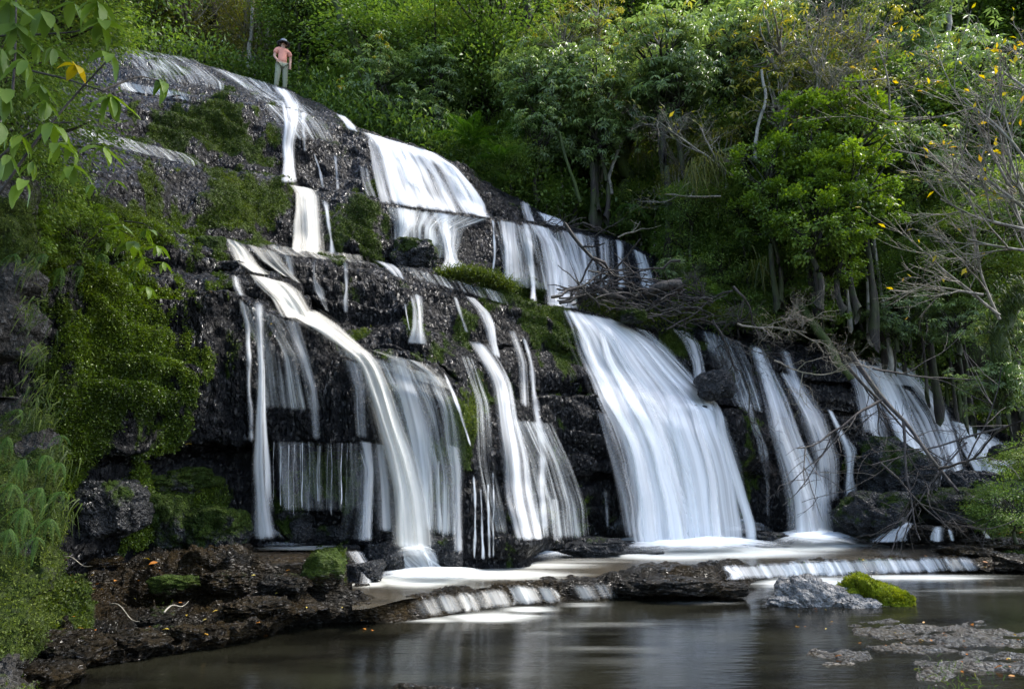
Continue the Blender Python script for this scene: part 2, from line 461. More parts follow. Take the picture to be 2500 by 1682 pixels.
B1 = C([(-260, 250, 9.6), (0, 270, 10.2), (147, 300, 10.8), (270, 329, 11.4), (363, 349, 11.9), (456, 383, 12.3), (494, 401, 12.5), (579, 425, 12.8), (687, 440, 13.2), (714, 460, 13.3), (792, 466, 13.4), (877, 468, 13.6), (947, 499, 13.8),
        (1032, 511, 14.1), (1120, 525, 14.4), (1205, 532, 14.8), (1283, 541, 15.3), (1356, 557, 15.8), (1441, 569, 16.3), (1526, 592, 16.9), (1572, 617, 17.2), (1640, 694, 17.4), (1759, 765, 17.2), (1909, 838, 17.0),
        (2059, 868, 17.2), (2199, 888, 17.6), (2306, 990, 17.8), (2467, 1086, 18.0), (2780, 1090, 18.2)])
T3 = C([(-260, .9), (500, .9), (690, .7), (900, .6), (1200, .5), (1500, .3), (2780, .2)])
C1 = C([(-260, 150, 11.6), (0, 170, 12.0), (100, 185, 12.3), (278, 201, 13.2), (340, 217, 13.4), (386, 229, 13.6), (463, 232, 13.9), (571, 236, 14.4), (620, 245, 14.7), (700, 262, 15.3), (760, 282, 15.6), (830, 303, 15.8), (890, 332, 15.7), (965, 356, 15.9),
        (1030, 377, 16.0), (1115, 410, 16.1), (1169, 448, 16.1), (1265, 492, 16.5), (1330, 523, 16.8), (1405, 558, 17.2), (1501, 585, 17.7), (1587, 640, 18.0), (1640, 690, 18.1), (1759, 758, 18.0), (1909, 832, 17.9), (2059, 863, 18.1), (2199, 884, 18.3), (2306, 988, 18.4), (2467, 1084, 18.6), (2780, 1085, 18.8)])
T4 = C([(-260, 1.5), (560, 1.5), (700, .5), (820, .2), (2780, .15)])
D1 = C([(-260, 95, 15.5), (86, 102, 16.4), (172, 103, 16.8), (268, 110, 17.2), (354, 123, 17.6), (461, 139, 18.2), (515, 161, 18.7), (600, 193, 19.3), (686, 214, 19.8), (751, 245, 19.0), (815, 277, 17.8), (890, 324, 16.9), (965, 349, 16.8),
        (1030, 370, 16.8), (1115, 402, 16.8), (1169, 440, 16.9), (1265, 483, 17.3), (1330, 515, 17.5), (1405, 552, 17.9), (1501, 579, 18.4), (1587, 633, 18.6), (1640, 684, 18.7), (1759, 751, 18.6), (1909, 826, 18.5), (2059, 858, 18.7), (2199, 880, 18.9), (2306, 986, 19.0), (2467, 1083, 19.2), (2780, 1084, 19.4)])

def jag(seed, amp, f=0.02):
    q = np.stack([PX * f, PX * 0 + seed * 3.1, PX * 0], -1)
    return (fbm(q, 4, seed) - 0.5) * 2 * amp

nodes = []          # (P[NX,3], samples to the next)
def node(P, n): nodes.append((P, n))
a0 = at_Y(PX, A0(PX, 1), A0(PX, 2))
foot = a0.copy(); foot[:, 2] -= 0.8; foot[:, 1] -= 0.15
node(foot, 6); node(a0, 60)
uy = UY(PX) + jag(3, 9, .05)
YU = A0(PX, 2) * 0.6 + L1(PX, 2) * 0.4
node(at_Y(PX, uy + 4, YU - US(PX) * 0.2 + US(PX) * 0.5), 6)
node(at_Y(PX, uy, np.minimum(YU, L1(PX, 2)) - US(PX) * 0.35 + 0.0), 95)
l1y = L1(PX, 1) + jag(4, 5, .03); l1 = at_Y(PX, l1y, L1(PX, 2)); node(l1, 14)
l1b = at_Y(PX, l1y, L1(PX, 2)); l1b[:, 1] += T1(PX); l1b[:, 2] += T1(PX) * 0.12
node(l1b, 40)
YM = l1b[:, 1] + (L2(PX, 2) - l1b[:, 1]) * MD(PX)
mm = at_Y(PX, np.minimum(MY(PX) + jag(5, 5, .03), l1y - 6), YM); node(mm, 10)
mb = mm.copy(); tm = np.minimum(TM(PX), 0.8 * (L2(PX, 2) - YM)); mb[:, 1] += tm; mb[:, 2] += tm * 0.12; node(mb, 50)
l2y = L2(PX, 1) + jag(6, 4, .04); l2 = at_Y(PX, l2y, L2(PX, 2)); node(l2, 14)
b0 = l2.copy(); b0[:, 1] += T2(PX); b0[:, 2] += T2(PX) * 0.12; node(b0, 62)
b1y = B1(PX, 1) + jag(7, 4, .04); b1 = at_Y(PX, b1y, np.maximum(B1(PX, 2), b0[:, 1] + .2)); node(b1, 14)
c0 = b1.copy(); c0[:, 1] += T3(PX); c0[:, 2] += T3(PX) * 0.12; node(c0, 66)
c1 = at_Y(PX, C1(PX, 1) + jag(8, 3, .04), np.maximum(C1(PX, 2), c0[:, 1] + .15)); node(c1, 10)
c1 = c1; d0 = c1.copy(); d0[:, 1] += T4(PX); d0[:, 2] += T4(PX) * 0.12; node(d0, 40)
d1 = at_Y(PX, D1(PX, 1) + jag(9, 2, .06), np.maximum(D1(PX, 2), d0[:, 1] + .1)); node(d1, 8)
d2 = d1.copy(); d2[:, 1] += 2.0; d2[:, 2] += 0.45; node(d2, 0)

rows = []
for i in range(len(nodes) - 1):
    P, n = nodes[i]; Q = nodes[i + 1][0]
    t = (np.arange(n) / n)[:, None, None]
    S = P[None] * (1 - t) + Q[None] * t
    steep = n >= 40
    if steep:      # faces belly outwards a little
        S[..., 1] -= np.sin(t[..., 0] * PI) * (0.10 + 0.05 * vnoise(np.stack([PX * .01, PX * 0, PX * 0], -1), 40 + i)[None])
    rows.append(S)
rows.append(nodes[-1][0][None])
G = np.concatenate(rows, 0)
G = blur(G, 3, 0)
GPX, GPY = proj(G)                       # where each point stands in the photograph (for moss patches)
N0 = -grid_normals(blur(blur(G, 4, 0), 4, 1))
flipsign = np.sign((N0[..., 1] * -1).mean()); N0 *= flipsign
steepness = np.clip(1 - np.abs(N0[..., 2]), 0, 1)
rise = sstep(0, 10, np.arange(G.shape[0]))[:, None]
w = fbm(G * 0.55, 3, 50)
d = (fbm(G * 0.75, 3, 21) - 0.5) * 0.45
face_ = 1 - .8 * sstep(380, 470, GPX) * sstep(1000, 900, GPX) * sstep(735, 800, GPY) * sstep(1100, 1060, GPY)
colm = fbm(G * np.array([2.4, 1.2, 0.35]), 3, 23); d += (0.5 - np.abs(colm - 0.5) * 2) * 0.16 * steepness
hh = (G[..., 2] + (w - 0.5) * 1.6 + G[..., 0] * 0.06) / 0.52
fr = hh - np.floor(hh); d += (sstep(0.0, 0.75, fr) - sstep(0.92, 1.0, fr)) * 0.21 * face_ * steepness * sstep(.35, .6, fbm(G * 0.8, 2, 31))
d += (fbm(G * np.array([3.2, 3.2, 2.2]), 3, 25) - 0.5) * 0.15
d += (fbm(G * np.array([11, 11, 6.5]), 3, 27) - 0.5) * 0.075
crest = sstep(0, 26, (G.shape[0] - np.arange(G.shape[0])))[:, None]
G = G + N0 * (d * rise * (0.35 + 0.65 * crest))[..., None]

MOSS = [  # px, py, rx, ry, strength
    (270, 830, 190, 300, 1.15), (170, 1050, 130, 150, 1.2), (420, 760, 80, 200, .5), (380, 1230, 190, 110, .8), (240, 560, 260, 80, 1.3), (100, 620, 170, 120, 1.2),
    (500, 310, 150, 85, .85), (590, 350, 60, 60, .6), (580, 500, 125, 95, 1.05), (410, 450, 60, 60, .3), (870, 560, 85, 85, .9), (1030, 620, 60, 30, .5), (540, 640, 30, 60, .6),
    (1250, 720, 130, 45, 1.0), (1330, 800, 70, 60, .95), (1370, 880, 50, 70, .8), (1130, 790, 35, 60, .7), (1150, 1000, 60, 130, .9), (1080, 870, 60, 40, .6), (790, 1170, 90, 70, .8), (700, 1210, 60, 60, .5), (1005, 800, 20, 60, .7),
    (1650, 840, 60, 45, .9), (1560, 780, 80, 25, .4), (1830, 1150, 40, 130, .55), (420, 170, 50, 40, .6), (1400, 1050, 60, 120, .35), (1450, 1250, 120, 60, .3), (870, 810, 30, 20, .7), (1080, 1150, 40, 60, .5), (900, 480, 40, 30, .5), (2150, 1150, 80, 50, .4)]
moss = np.zeros(GPX.shape)
for x, y, rx, ry, s in MOSS:
    r = np.sqrt(((GPX - x) / rx) ** 2 + ((GPY - y) / ry) ** 2)
    moss = np.maximum(moss, s * sstep(1.45, 0.2, r))
mn_ = fbm(G * np.array([2.6, 2.6, 1.1]), 4, 61); mn2 = fbm(G * np.array([7, 7, 2.6]), 3, 62)
moss = np.where(moss > 0.02, moss + (mn_ - 0.52) * 1.9 + (mn2 - .5) * .9, 0) + sstep(.60, .75, mn_) * .45
moss = np.clip(moss, 0, 1.2)
CLIFF = G
me = np_mesh('cliff', G, grid_faces(*G.shape[:2]), M['cliff'], True, {'moss': moss})
cliff = tag(link('cliff', me), 'stepped dark basalt cliff that the falls run down', kind='structure')
CN = grid_normals(G); CN *= np.sign((CN[..., 1] * -1).mean())

# ------------------------------------------------------------------ hillside behind the crest
crestA = d2[:, 0] / d2[:, 1]; crestY = d2[:, 1]; crestZ = d2[:, 2]
def hill_z(x, Y):
    a = np.asarray(x, float) / np.asarray(Y, float)
    y0 = np.interp(a, crestA, crestY); z0 = np.interp(a, crestA, crestZ)
    sl = np.interp(a, [-0.8, -0.45, -0.2, 0.0, 0.2, 0.8], [0.40, 0.30, 0.60, 0.90, 1.0, 1.05])
    r = np.maximum(np.asarray(Y, float) - y0, 0)
    return z0 + sl * r * np.clip(r / 4, 0.35, 1)
aa = np.linspace(-1.15, 1.15, 150); rr = np.concatenate([np.linspace(-0.6, 12, 30), np.linspace(13, 60, 30)])
A2, R2 = np.meshgrid(aa, rr)
y0 = np.interp(A2, crestA, crestY); Yh = y0 + R2; Xh = A2 * Yh
Zh = hill_z(Xh, Yh) + (fbm(np.stack([Xh, Yh, Yh * 0], -1) * .35, 3, 71) - .5) * 1.1 * sstep(0, 3, R2) - 0.25
tag(link('hillside', np_mesh('hillside', np.stack([Xh, Yh, Zh], -1), grid_faces(60, 150), M['soil'])), 'steep forested hillside behind the falls', kind='structure')

# ------------------------------------------------------------------ rock shelf, weir and bed
W = C([(-260, 1760), (100, 1690), (220, 1606), (386, 1584), (533, 1568), (656, 1553), (695, 1534), (900, 1522), (985, 1518), (1093, 1503), (1186, 1484), (1263, 1475), (1379, 1468), (1530, 1459),
       (1700, 1454), (1800, 1446), (1830, 1428), (1850, 1416), (1947, 1407), (2140, 1400), (2364, 1392), (2500, 1388), (2780, 1380)])
E = C([(-260, 1710, .22), (100, 1640, .22), (220, 1570, .20), (386, 1555, .17), (533, 1535, .18), (656, 1520, .17), (720, 1500, .18), (900, 1484, .17), (985, 1462, .20), (1093, 1447, .215), (1186, 1433, .215), (1302, 1422, .215), (1418, 1414, .23), (1514, 1405, .25),
       (1600, 1399, .26), (1740, 1396, .26), (1793, 1385, .22), (1947, 1371, .21), (2140, 1363, .215), (2314, 1362, .21), (2380, 1360, .25), (2500, 1352, .26), (2780, 1345, .3)])
w0 = at_z(PX, W(PX), 0 * PX)
e1 = at_z(PX, E(PX, 1) + jag(12, 3, .05), E(PX, 2))
# foot of the raised block / bed of the middle pool
blk = np.interp(PX, [-260, 0, 250, 330, 820, 845, 2350, 2420, 2780], [0.0, 0.1, .5, 1, 1, 0, 0, .6, 1.0])
f0z = np.interp(PX, [-260, 800, 900, 1000, 2300, 2400, 2780], [.32, .27, .18, .0, .0, .3, .45])
F0y = np.interp(PX, [-260, 100, 300, 560, 760, 860, 1000, 1100, 1500, 1780, 2300, 2380, 2780], [1560, 1500, 1440, 1450, 1448, 1452, 1440, 1420, 1392, 1378, 1345, 1330, 1310])
f0 = at_z(PX, F0y, f0z)
f0[:, 1] = np.maximum(f0[:, 1], e1[:, 1] + .12); f0[:, 0] = (PX - 1250) / FPX * (f0[:, 1] / raydir(PX, F0y)[:, 1])
F1y = np.interp(PX, [-260, 100, 300, 560, 760, 840, 870, 1000], [1470, 1420, 1385, 1378, 1372, 1390, 1440, 1420])
f1z = f0z + blk * .30
f1 = f0.copy(); f1[:, 1] += 0.10 + 0.12 * blk; f1[:, 2] = f1z
f2 = a0.copy(); f2[:, 1] += 0.15; f2[:, 2] = np.where(PX < 860, .50, np.where(PX < 980, np.interp(PX, [860, 980], [.5, .0]), -.1))
f2[:, 2] = np.where(PX > 2150, np.interp(PX, [2150, 2500], [-.1, .7]), f2[:, 2])
f15 = (f1 + f2) / 2; f15[:, 2] = np.maximum(f1[:, 2] + .03 * blk, f2[:, 2]) * .5 + .5 * f1[:, 2]
near = []
for Yn, zn in ((-6.0, -.35), (2.6, -.33), (4.2, -.22)):
    q = np.stack([(PX - 1250) / FPX * Yn * 1.05, PX * 0 + Yn, PX * 0 + zn], -1); near.append(q)
near[0][:, 0] = np.linspace(-30, 30, NX)
nn = at_z(PX, W(PX) + 28, -.22 + 0 * PX)
SN = [(near[0], 8), (near[1], 60), (near[2], 90), (nn, 24), (w0, 36), (e1, 60), (f0, 24), (f1, 40), (f15, 30), (f2, 0)]
w0[:, 2] = -.02
rows = []
for i in range(len(SN) - 1):
    P, n = SN[i]; Q = SN[i + 1][0]; t = (np.arange(n) / n)[:, None, None]
    rows.append(P[None] * (1 - t) + Q[None] * t)
rows.append(SN[-1][0][None]); S = np.concatenate(rows, 0); S = blur(S, 3, 0)
SPX, SPY = proj(S)
nearrow = 158
frontmask = sstep(150, 190, np.arange(S.shape[0]))[:, None]
leftm = sstep(1000, 850, PX)[None, :]
rightm = sstep(2300, 2420, PX)[None, :]
# slabs: layered terraces with broken edges on the left shelf
lay = fbm(S * np.array([.9, 1.6, 1]), 4, 81); lq = np.floor(lay * 11) / 11
dz = ((lq - .5) * 0.55 + (lay - .5) * .15) * (leftm + rightm * .6).clip(0, 1) * frontmask
rdg = 1 - np.abs(fbm(S * np.array([2.6, 7.0, 3]), 4, 82) - .5) * 4; dz -= np.clip(rdg, 0, 1) * .07 * (leftm + rightm).clip(0, 1) * frontmask
dz += (fbm(S * np.array([5.5, 11, 4]), 4, 83) - .5) * (.11 * (leftm + rightm * .8).clip(0, 1) + .045) * frontmask
dz += (fbm(S * np.array([13.0, 26.0, 9]), 3, 84) - .5) * .05
# weir blocks
wb = sstep(190, 200, np.arange(S.shape[0]))[:, None] * sstep(290, 262, np.arange(S.shape[0]))[:, None] * (1 - leftm)
wn_ = fbm(S * np.array([3.0, 3.0, 1]), 3, 85); dz += wb * ((wn_ - .5) * .16 + sstep(1510, 1560, PX)[None] * sstep(1830, 1780, PX)[None] * .07)
# shallow slabs just breaking the surface, front right, and a rock at the bottom edge
bedm = np.zeros(SPX.shape); S0 = S.copy(); S0[..., 2] = 0; X0, Y0_ = proj(S0); X0 = np.where(S[..., 1] < 1.5, -9999, X0)
for x, y, rx, ry, s in ((2360, 1560, 330, 50, 1), (2190, 1530, 150, 22, 1), (2035, 1606, 110, 20, 1), (2500, 1600, 200, 60, 1), (1900, 1520, 40, 8, .8), (2330, 1655, 110, 26, 1), (1060, 1692, 150, 30, 1.0), (2300, 1620, 90, 14, 1)):
    r = np.sqrt(((X0 - x) / rx) ** 2 + ((Y0_ - y) / ry) ** 2); bedm = np.maximum(bedm, s * sstep(1.12, .8, r))
bedm = bedm * (S[..., 1] > 1.5)
bl = fbm(S * np.array([2.2, 5.0, 1]), 4, 88)
S[..., 2] += dz
tgt = 0.004 + (bl - .5) * .13 + (fbm(S * np.array([6, 30, 1]), 3, 89) - .5) * .06
S[..., 2] = S[..., 2] * (1 - bedm) + np.where(bedm > 0, tgt, 0) * bedm
S[..., 2] = np.where((SPX > 540) & (SPX < 870) & (SPY < 1388) & (SPY > 1338), np.maximum(S[..., 2], .535 + (fbm(S * 5.0, 3, 87) - .5) * .04), S[..., 2])
S[..., 2] = np.where((SPX > 540) & (SPX < 870) & (SPY <= 1338), np.minimum(S[..., 2], .50), S[..., 2])
S[..., 1] -= (fbm(S * 4.0, 2, 86) - .5) * .12 * frontmask
smoss = np.zeros(SPX.shape)
for x, y, rx, ry, s in ((800, 1370, 50, 60, .9), (60, 1560, 110, 160, 1.0), (150, 1430, 90, 70, .9), (200, 1480, 40, 60, .8), (400, 1450, 50, 60, .4), (2480, 1300, 120, 60, .7), (1950, 1390, 140, 14, .9), (2130, 1375, 100, 14, .5)):
    r = np.sqrt(((SPX - x) / rx) ** 2 + ((SPY - y) / ry) ** 2); smoss = np.maximum(smoss, s * sstep(1.2, .5, r))
shelf = tag(link('rock_shelf', np_mesh('rock_shelf', S, grid_faces(*S.shape[:2]), M['shelf'], True, {'moss': smoss, 'pale': bedm * (X0 > 1500) * .55})), 'wet layered rock shelf, weir and stream bed below the falls', kind='structure')

# ------------------------------------------------------------------ pools
def sheet(name, front, back, nr, mat, foamf=None):
    t = np.linspace(0, 1, nr)[:, None, None]; P = front[None] * (1 - t) + back[None] * t
    x, y = proj(P); fo = np.zeros(x.shape) if foamf is None else foamf(P, x, y)
    return link(name, np_mesh(name, P, grid_faces(nr, front.shape[0]), mat, True, {'foam': fo}))
PXW = np.linspace(-260, 2780, 500)
def ell(x, y, L):
    f = np.zeros(np.shape(x))
    for cx, cy, rx, ry, s in L: f = np.maximum(f, s * sstep(1.0, 0.1, np.sqrt(((x - cx) / rx) ** 2 + ((y - cy) / ry) ** 2)))
    return f
fr_ = np.stack([np.linspace(-30, 30, 500), PXW * 0 - 6, PXW * 0], -1)
mid_ = at_z(PXW, 1682 + 0 * PXW, 0 * PXW)
bk_ = at_z(PXW, W(PXW) - 14, 0 * PXW)
tw = np.concatenate([np.linspace(0, 1, 12)[:-1, None, None] * np.ones((1, 500, 3))], 0)
P1 = fr_[None] * (1 - tw) + mid_[None] * tw
tw = np.linspace(0, 1, 110)[:, None, None]; P2 = mid_[None] * (1 - tw) + bk_[None] * tw
P = np.concatenate([P1, P2], 0); x, y = proj(P)
behind = P[..., 1] < 1.0; x[behind] = -9999
FO_LOW = [(1200, 1505, 220, 24, .85), (1060, 1512, 150, 14, .6), (1290, 1488, 120, 14, .8), (1430, 1476, 120, 12, .6), (1700, 1470, 180, 12, .4), (1960, 1422, 230, 26, 1.0), (2250, 1410, 330, 18, .75), (2100, 1450, 260, 20, .4),
          (2400, 1440, 260, 22, .4), (1480, 1530, 260, 26, .32), (1330, 1550, 120, 30, .25), (1800, 1500, 260, 18, .25), (1500, 1600, 300, 60, .16), (1250, 1620, 200, 60, .14), (2080, 1478, 160, 8, .6)]
fo = ell(x, y, FO_LOW)
tag(link('lower_pool_water', np_mesh('lower_pool_water', P, grid_faces(*P.shape[:2]), M['pool'], True, {'foam': fo})), 'dark smooth water of the lower pool', kind='structure')
def mid_front(px): return at_z(px, E(px, 1) + 1, 0 * px + .205)
pm = np.linspace(860, 2330, 360)
FO_MID = [(1200, 1402, 330, 24, 1.0), (1020, 1412, 190, 32, 1.3), (1400, 1368, 280, 12, .5), (1640, 1344, 290, 36, 1.5), (1820, 1348, 330, 24, 1.1), (1970, 1328, 200, 32, 1.4), (2080, 1330, 240, 12, .7), (1300, 1380, 260, 14, .8), (900, 1425, 100, 14, .8), (1100, 1430, 330, 20, .3)]
tag(sheet('middle_pool_water', mid_front(pm), at_z(pm, A0(pm, 1) - np.where(pm > 1950, -8, 12), 0 * pm + .205), 60, M['midpool'], lambda P, x, y: ell(x, y, FO_MID)), 'brownish foamy water of the pool above the weir', kind='structure')
pb = np.linspace(560, 862, 100)
tag(sheet('upper_basin_water', at_z(pb, 1343 + 0 * pb, 0 * pb + .528), at_Y(pb, 1322 + 0 * pb, 10.3 + 0 * pb) * np.array([1, 1, 0]) + np.array([0, 0, .528]), 20, M['midpool'],
          lambda P, x, y: ell(x, y, [(730, 1332, 170, 18, .95), (870, 1332, 70, 16, .9)])), 'shallow foaming water at the foot of the left falls', kind='structure')

# ------------------------------------------------------------------ left bank in the foreground
py_ = np.linspace(430, 1780, 260)
RE = np.interp(py_, [430, 560, 640, 700, 800, 870, 900, 990, 1040, 1150, 1300, 1400, 1500, 1600, 1682, 1780], [70, 85, 75, 90, 85, 78, 60, 75, 110, 160, 165, 140, 95, 60, 55, 80])
RE = RE + (fbm(np.stack([py_ * .03, py_ * 0, py_ * 0], -1), 3, 91) - .5) * 34
YB = np.interp(py_, [430, 900, 990, 1100, 1400, 1780], [5.4, 5.3, 5.4, 5.0, 4.4, 3.4])
cols = []
for k, s in enumerate(np.linspace(0, 1, 110)):
    if s < .72:
        q = s / .72; px_ = -420 + (RE + 420) * q; Yk = YB + .5 * (1 - q) ** 2 * 0 + .35 * q ** 4
        cols.append(at_Y(px_, py_, Yk))
    else:
        q = (s - .72) / .28; e = at_Y(RE, py_, YB + .35); e = at_Y(RE - 90 * q, py_, YB + .35 + 2.6 * q); cols.append(e)
Bk = np.stack(cols, 1); Bk = blur(Bk, 3, 1); BPX, BPY = proj(Bk)
nb = grid_normals(blur(Bk, 4, 1)); nb *= np.sign((-nb[..., 1]).mean())
cav = sstep(1.0, .5, np.sqrt(((BPX - 10) / 85) ** 2 + ((BPY - 925) / 62) ** 2))
db = (fbm(Bk * 1.6, 3, 92) - .5) * .5 + (fbm(Bk * 5.0, 3, 93) - .5) * .22 + (fbm(Bk * 14.0, 3, 94) - .5) * .07 - cav * .9
Bk = Bk + nb * db[..., None]
bm = np.ones(BPX.shape) * .55 + (fbm(Bk * 2.2, 3, 95) - .5) * 1.3
for x, y, rx, ry, s in ((30, 750, 80, 120, -1.2), (10, 925, 110, 70, -1.5), (90, 1075, 60, 25, -1.2), (60, 1640, 90, 60, -.8), (110, 1000, 60, 80, .4), (60, 1550, 80, 90, .6), (140, 1250, 60, 140, .5)):
    bm = bm + s * sstep(1.1, .5, np.sqrt(((BPX - x) / rx) ** 2 + ((BPY - y) / ry) ** 2))
BANK = Bk; BANKN = nb; BANKM = np.clip(bm, 0, 1.2)
tag(link('left_bank', np_mesh('left_bank', Bk, grid_faces(*Bk.shape[:2]), M['bank'], True, {'moss': BANKM})), 'mossy rock bank at the left edge', kind='structure')
# ------------------------------------------------------------------ falling water laid over the rock
def bvh_of(Gr):
    f = grid_faces(*Gr.shape[:2])
    return BVHTree.FromPolygons([tuple(p) for p in Gr.reshape(-1, 3).tolist()], [tuple(q) for q in f.tolist()])
ds = CLIFF[::2, ::2]
BVH_CLIFF = bvh_of(ds)
BVH_SHELF = bvh_of(S[::2, ::2])
EYEV = Vector((0, 0, EYE))

def hits(px, py, trees):
    D = raydir(px, py); out = np.full(px.shape, np.nan)
    flat = D.reshape(-1, 3); o = out.reshape(-1)
    for i, d in enumerate(flat):
        dv = Vector(d.tolist()); best = None
        for tr in trees:
            h = tr.ray_cast(EYEV, dv)
            if h[0] is not None and (best is None or h[0].y < best): best = h[0].y
        if best is not None: o[i] = best
    return o.reshape(px.shape)

def fillnan(T):
    m = np.isnan(T)
    if m.all(): T[:] = 14.0; return T
    idx = np.arange(T.shape[1])
    for r in range(T.shape[0]):
        g = ~np.isnan(T[r])
        if g.any(): T[r] = np.interp(idx, idx[g], T[r][g])
    ri = np.arange(T.shape[0]); g = ~np.isnan(T[:, 0])
    if not g.all():
        for c in range(T.shape[1]): T[:, c] = np.interp(ri, ri[g], T[g, c])
    return T

def unit_(v): return v / (np.linalg.norm(v, axis=-1, keepdims=True) + 1e-9)
def stream(label, rows, dens=0.7, mat='fall', name='waterfall', cat='waterfall', group=None, top=0.03, bottom=0.06, feather=None, gaps=(), trees=(BVH_CLIFF,), off=0.05, fall=True, strands=True, wide=0.0, profile=None):
    """rows: cross sections ((xl,yl),(xr,yr)) in photograph pixels, top to bottom; the sheet lies on the rock met there"""
    if feather is None: feather = 0
    Rr = np.array(rows, float)                               # n,2,2
    seg = np.linalg.norm(np.diff(Rr.mean(1), axis=0), axis=1); s = np.concatenate([[0], np.cumsum(seg)]); L = s[-1]
    wid = np.linalg.norm(Rr[:, 1] - Rr[:, 0], axis=1).mean()
    nv = int(np.clip(L / 6, 8, 110)); nu = int(np.clip(wid / 4, 9, 80))
    sv = np.linspace(0, L, nv)
    # smooth interpolation of the outline
    def cub(arr):
        v = np.interp(np.linspace(0, L, 400), s, arr); k = np.ones(41) / 41
        vp = np.concatenate([np.full(20, v[0]) + (np.arange(-20, 0) * (v[1] - v[0])), v, np.full(20, v[-1]) + (np.arange(1, 21) * (v[-1] - v[-2]))])
        return np.interp(sv, np.linspace(0, L, 400), np.convolve(vp, k, 'valid'))
    nar = wid < 30
    xl, yl, xr, yr = cub(Rr[:, 0, 0]), cub(Rr[:, 0, 1]), cub(Rr[:, 1, 0]), cub(Rr[:, 1, 1])
    cx, cy = (xl + xr) / 2, (yl + yr) / 2; wx, wy = (xr - xl) / 2 * (1.12 + wide), (yr - yl) / 2 * (1.12 + wide)
    wob = (fbm(np.stack([sv * (.014 if nar else .006) + cx[0], sv * 0, sv * 0], -1), 2, 4) - .5)
    cx = cx + wob * (6 if nar else 5); wx = wx * (1 + (fbm(np.stack([sv * (.03 if nar else .008), sv * 0 + cx[0], sv * 0], -1), 2, 6) - .5) * (1.1 if nar else .12))
    u = np.linspace(-1, 1, nu)
    px = cx[:, None] + wx[:, None] * u; py = cy[:, None] + wy[:, None] * u
    T = fillnan(hits(px, py, trees))
    for _ in range(2):
        q_ = np.pad(T, 1, mode='edge'); T = np.min([q_[1:-1, 1:-1], q_[:-2, 1:-1], q_[2:, 1:-1], q_[1:-1, :-2], q_[1:-1, 2:]], axis=0)
    T = blur(blur(T, 4, 0), 3, 1)
    if fall:
        T = np.minimum.accumulate(T + np.linspace(0, -1e-4, nv)[:, None], axis=0)
        T = blur(T, 6, 0)
    prof = 0.05 * (1 - u ** 2) + 0.03 * (vnoise(np.stack([u * 7, u * 0, u * 0], -1), len(label)) - .5)
    P = at_Y(px, py, T - off - prof[None] * min(1, wid / 60))
    um = np.cumsum(np.concatenate([np.zeros((nv, 1)), np.linalg.norm(np.diff(P, axis=1), axis=-1)], 1), 1)
    um = um.mean(0)[None] * np.ones((nv, 1)) + hash(label) % 97 * 0 + len(label) * 3.7 + cx[0] * .013
    vm = np.cumsum(np.concatenate([np.zeros((1, nu)), np.linalg.norm(np.diff(P, axis=0), axis=-1)], 0), 0)
    v01 = (sv / L)[:, None]
    if strands and wid > 26 and dens > .45: dens *= .74
    D = dens if profile is None else np.interp(v01, np.linspace(0, 1, len(profile)), profile)
    D = D * np.ones((nv, nu))
    if nar: D = D * (.42 + .95 * fbm(np.stack([sv * .035, sv * 0 + cx[0], sv * 0], -1), 3, 9))[:, None]
    else: D = D * (.72 + .56 * fbm(P * np.array([1.6, 1.6, .5]), 3, 19))
    fw = max(feather * 2, float(np.clip(70 / wid, .36, 1.0)))
    ed = sstep(0, fw, 1 - np.abs(u))[None]
    D = D * np.where(ed < 1, ed, 1) * sstep(0, top, v01 + .003) * sstep(0, bottom, 1 - v01 + .003)
    for (u0, u1, v0, v1, g) in gaps:
        uu = (u + 1)[None] / 2
        D = D * (1 - g * sstep(u0 - .05, u0 + .04, uu) * sstep(u1 + .05, u1 - .04, uu) * sstep(v0 - .06, v0 + .05, v01) * sstep(v1 + .12, v1 - .05, v01))
    me = np_mesh(name, P, grid_faces(nv, nu), M[mat], True, {'dens': D}, uv=np.stack([um, vm], -1))
    ob = tag(link(name, me), label, cat, group)
    if wid > 26 and dens > .45 and strands:
        rg = np.random.default_rng(len(label) * 13 + int(cx[0]))
        for q in range(int(np.clip(wid / 22, 2, 10))):
            c0 = rg.uniform(-.8, .8); wv = rg.uniform(.25, .9) * 20 / wid + .04; v0 = rg.uniform(0, .35) if q % 2 else rg.uniform(0, .1); v1 = rg.uniform(.75, 1) if v0 > .1 else 1.0
            vv = np.linspace(v0, v1, max(10, int(nv * (v1 - v0)))); cc = c0 + (vnoise(np.stack([vv * 3.1, 0 * vv + q, 0 * vv + len(label)], -1), 8) - .5) * .28 + (c0 * .03) * vv
            uu = cc[:, None] + np.linspace(-1, 1, 9)[None] * wv * (0.6 + .8 * vv[:, None])
            ri = np.clip(vv * (nv - 1), 0, nv - 1.001); r0 = ri.astype(int); rf = (ri - r0)[:, None, None]
            ui = np.clip((uu + 1) / 2 * (nu - 1), 0, nu - 1.001); u0 = ui.astype(int); uf = (ui - u0)[..., None]
            def smp(r): return P[r[:, None], u0] * (1 - uf) + P[r[:, None], u0 + 1] * uf
            Q = smp(r0) * (1 - rf) + smp(r0 + 1) * rf
            over = (np.abs(uu) - 1).clip(0) * np.sign(uu); Q[..., 0] += over * wid / 2 / FPX * Q[..., 1]
            Q = Q - unit_(Q - np.array([0, 0, EYE])) * (.03 + .02 * (q % 3))
            us = np.linspace(-1, 1, 9)[None] * wv * wid / FPX * Q[:, :1, 1] * .5 + q * 5.3
            vs_ = np.cumsum(np.concatenate([[0], np.linalg.norm(np.diff(Q[:, 4], axis=0), axis=1)]))[:, None] * np.ones((1, 9))
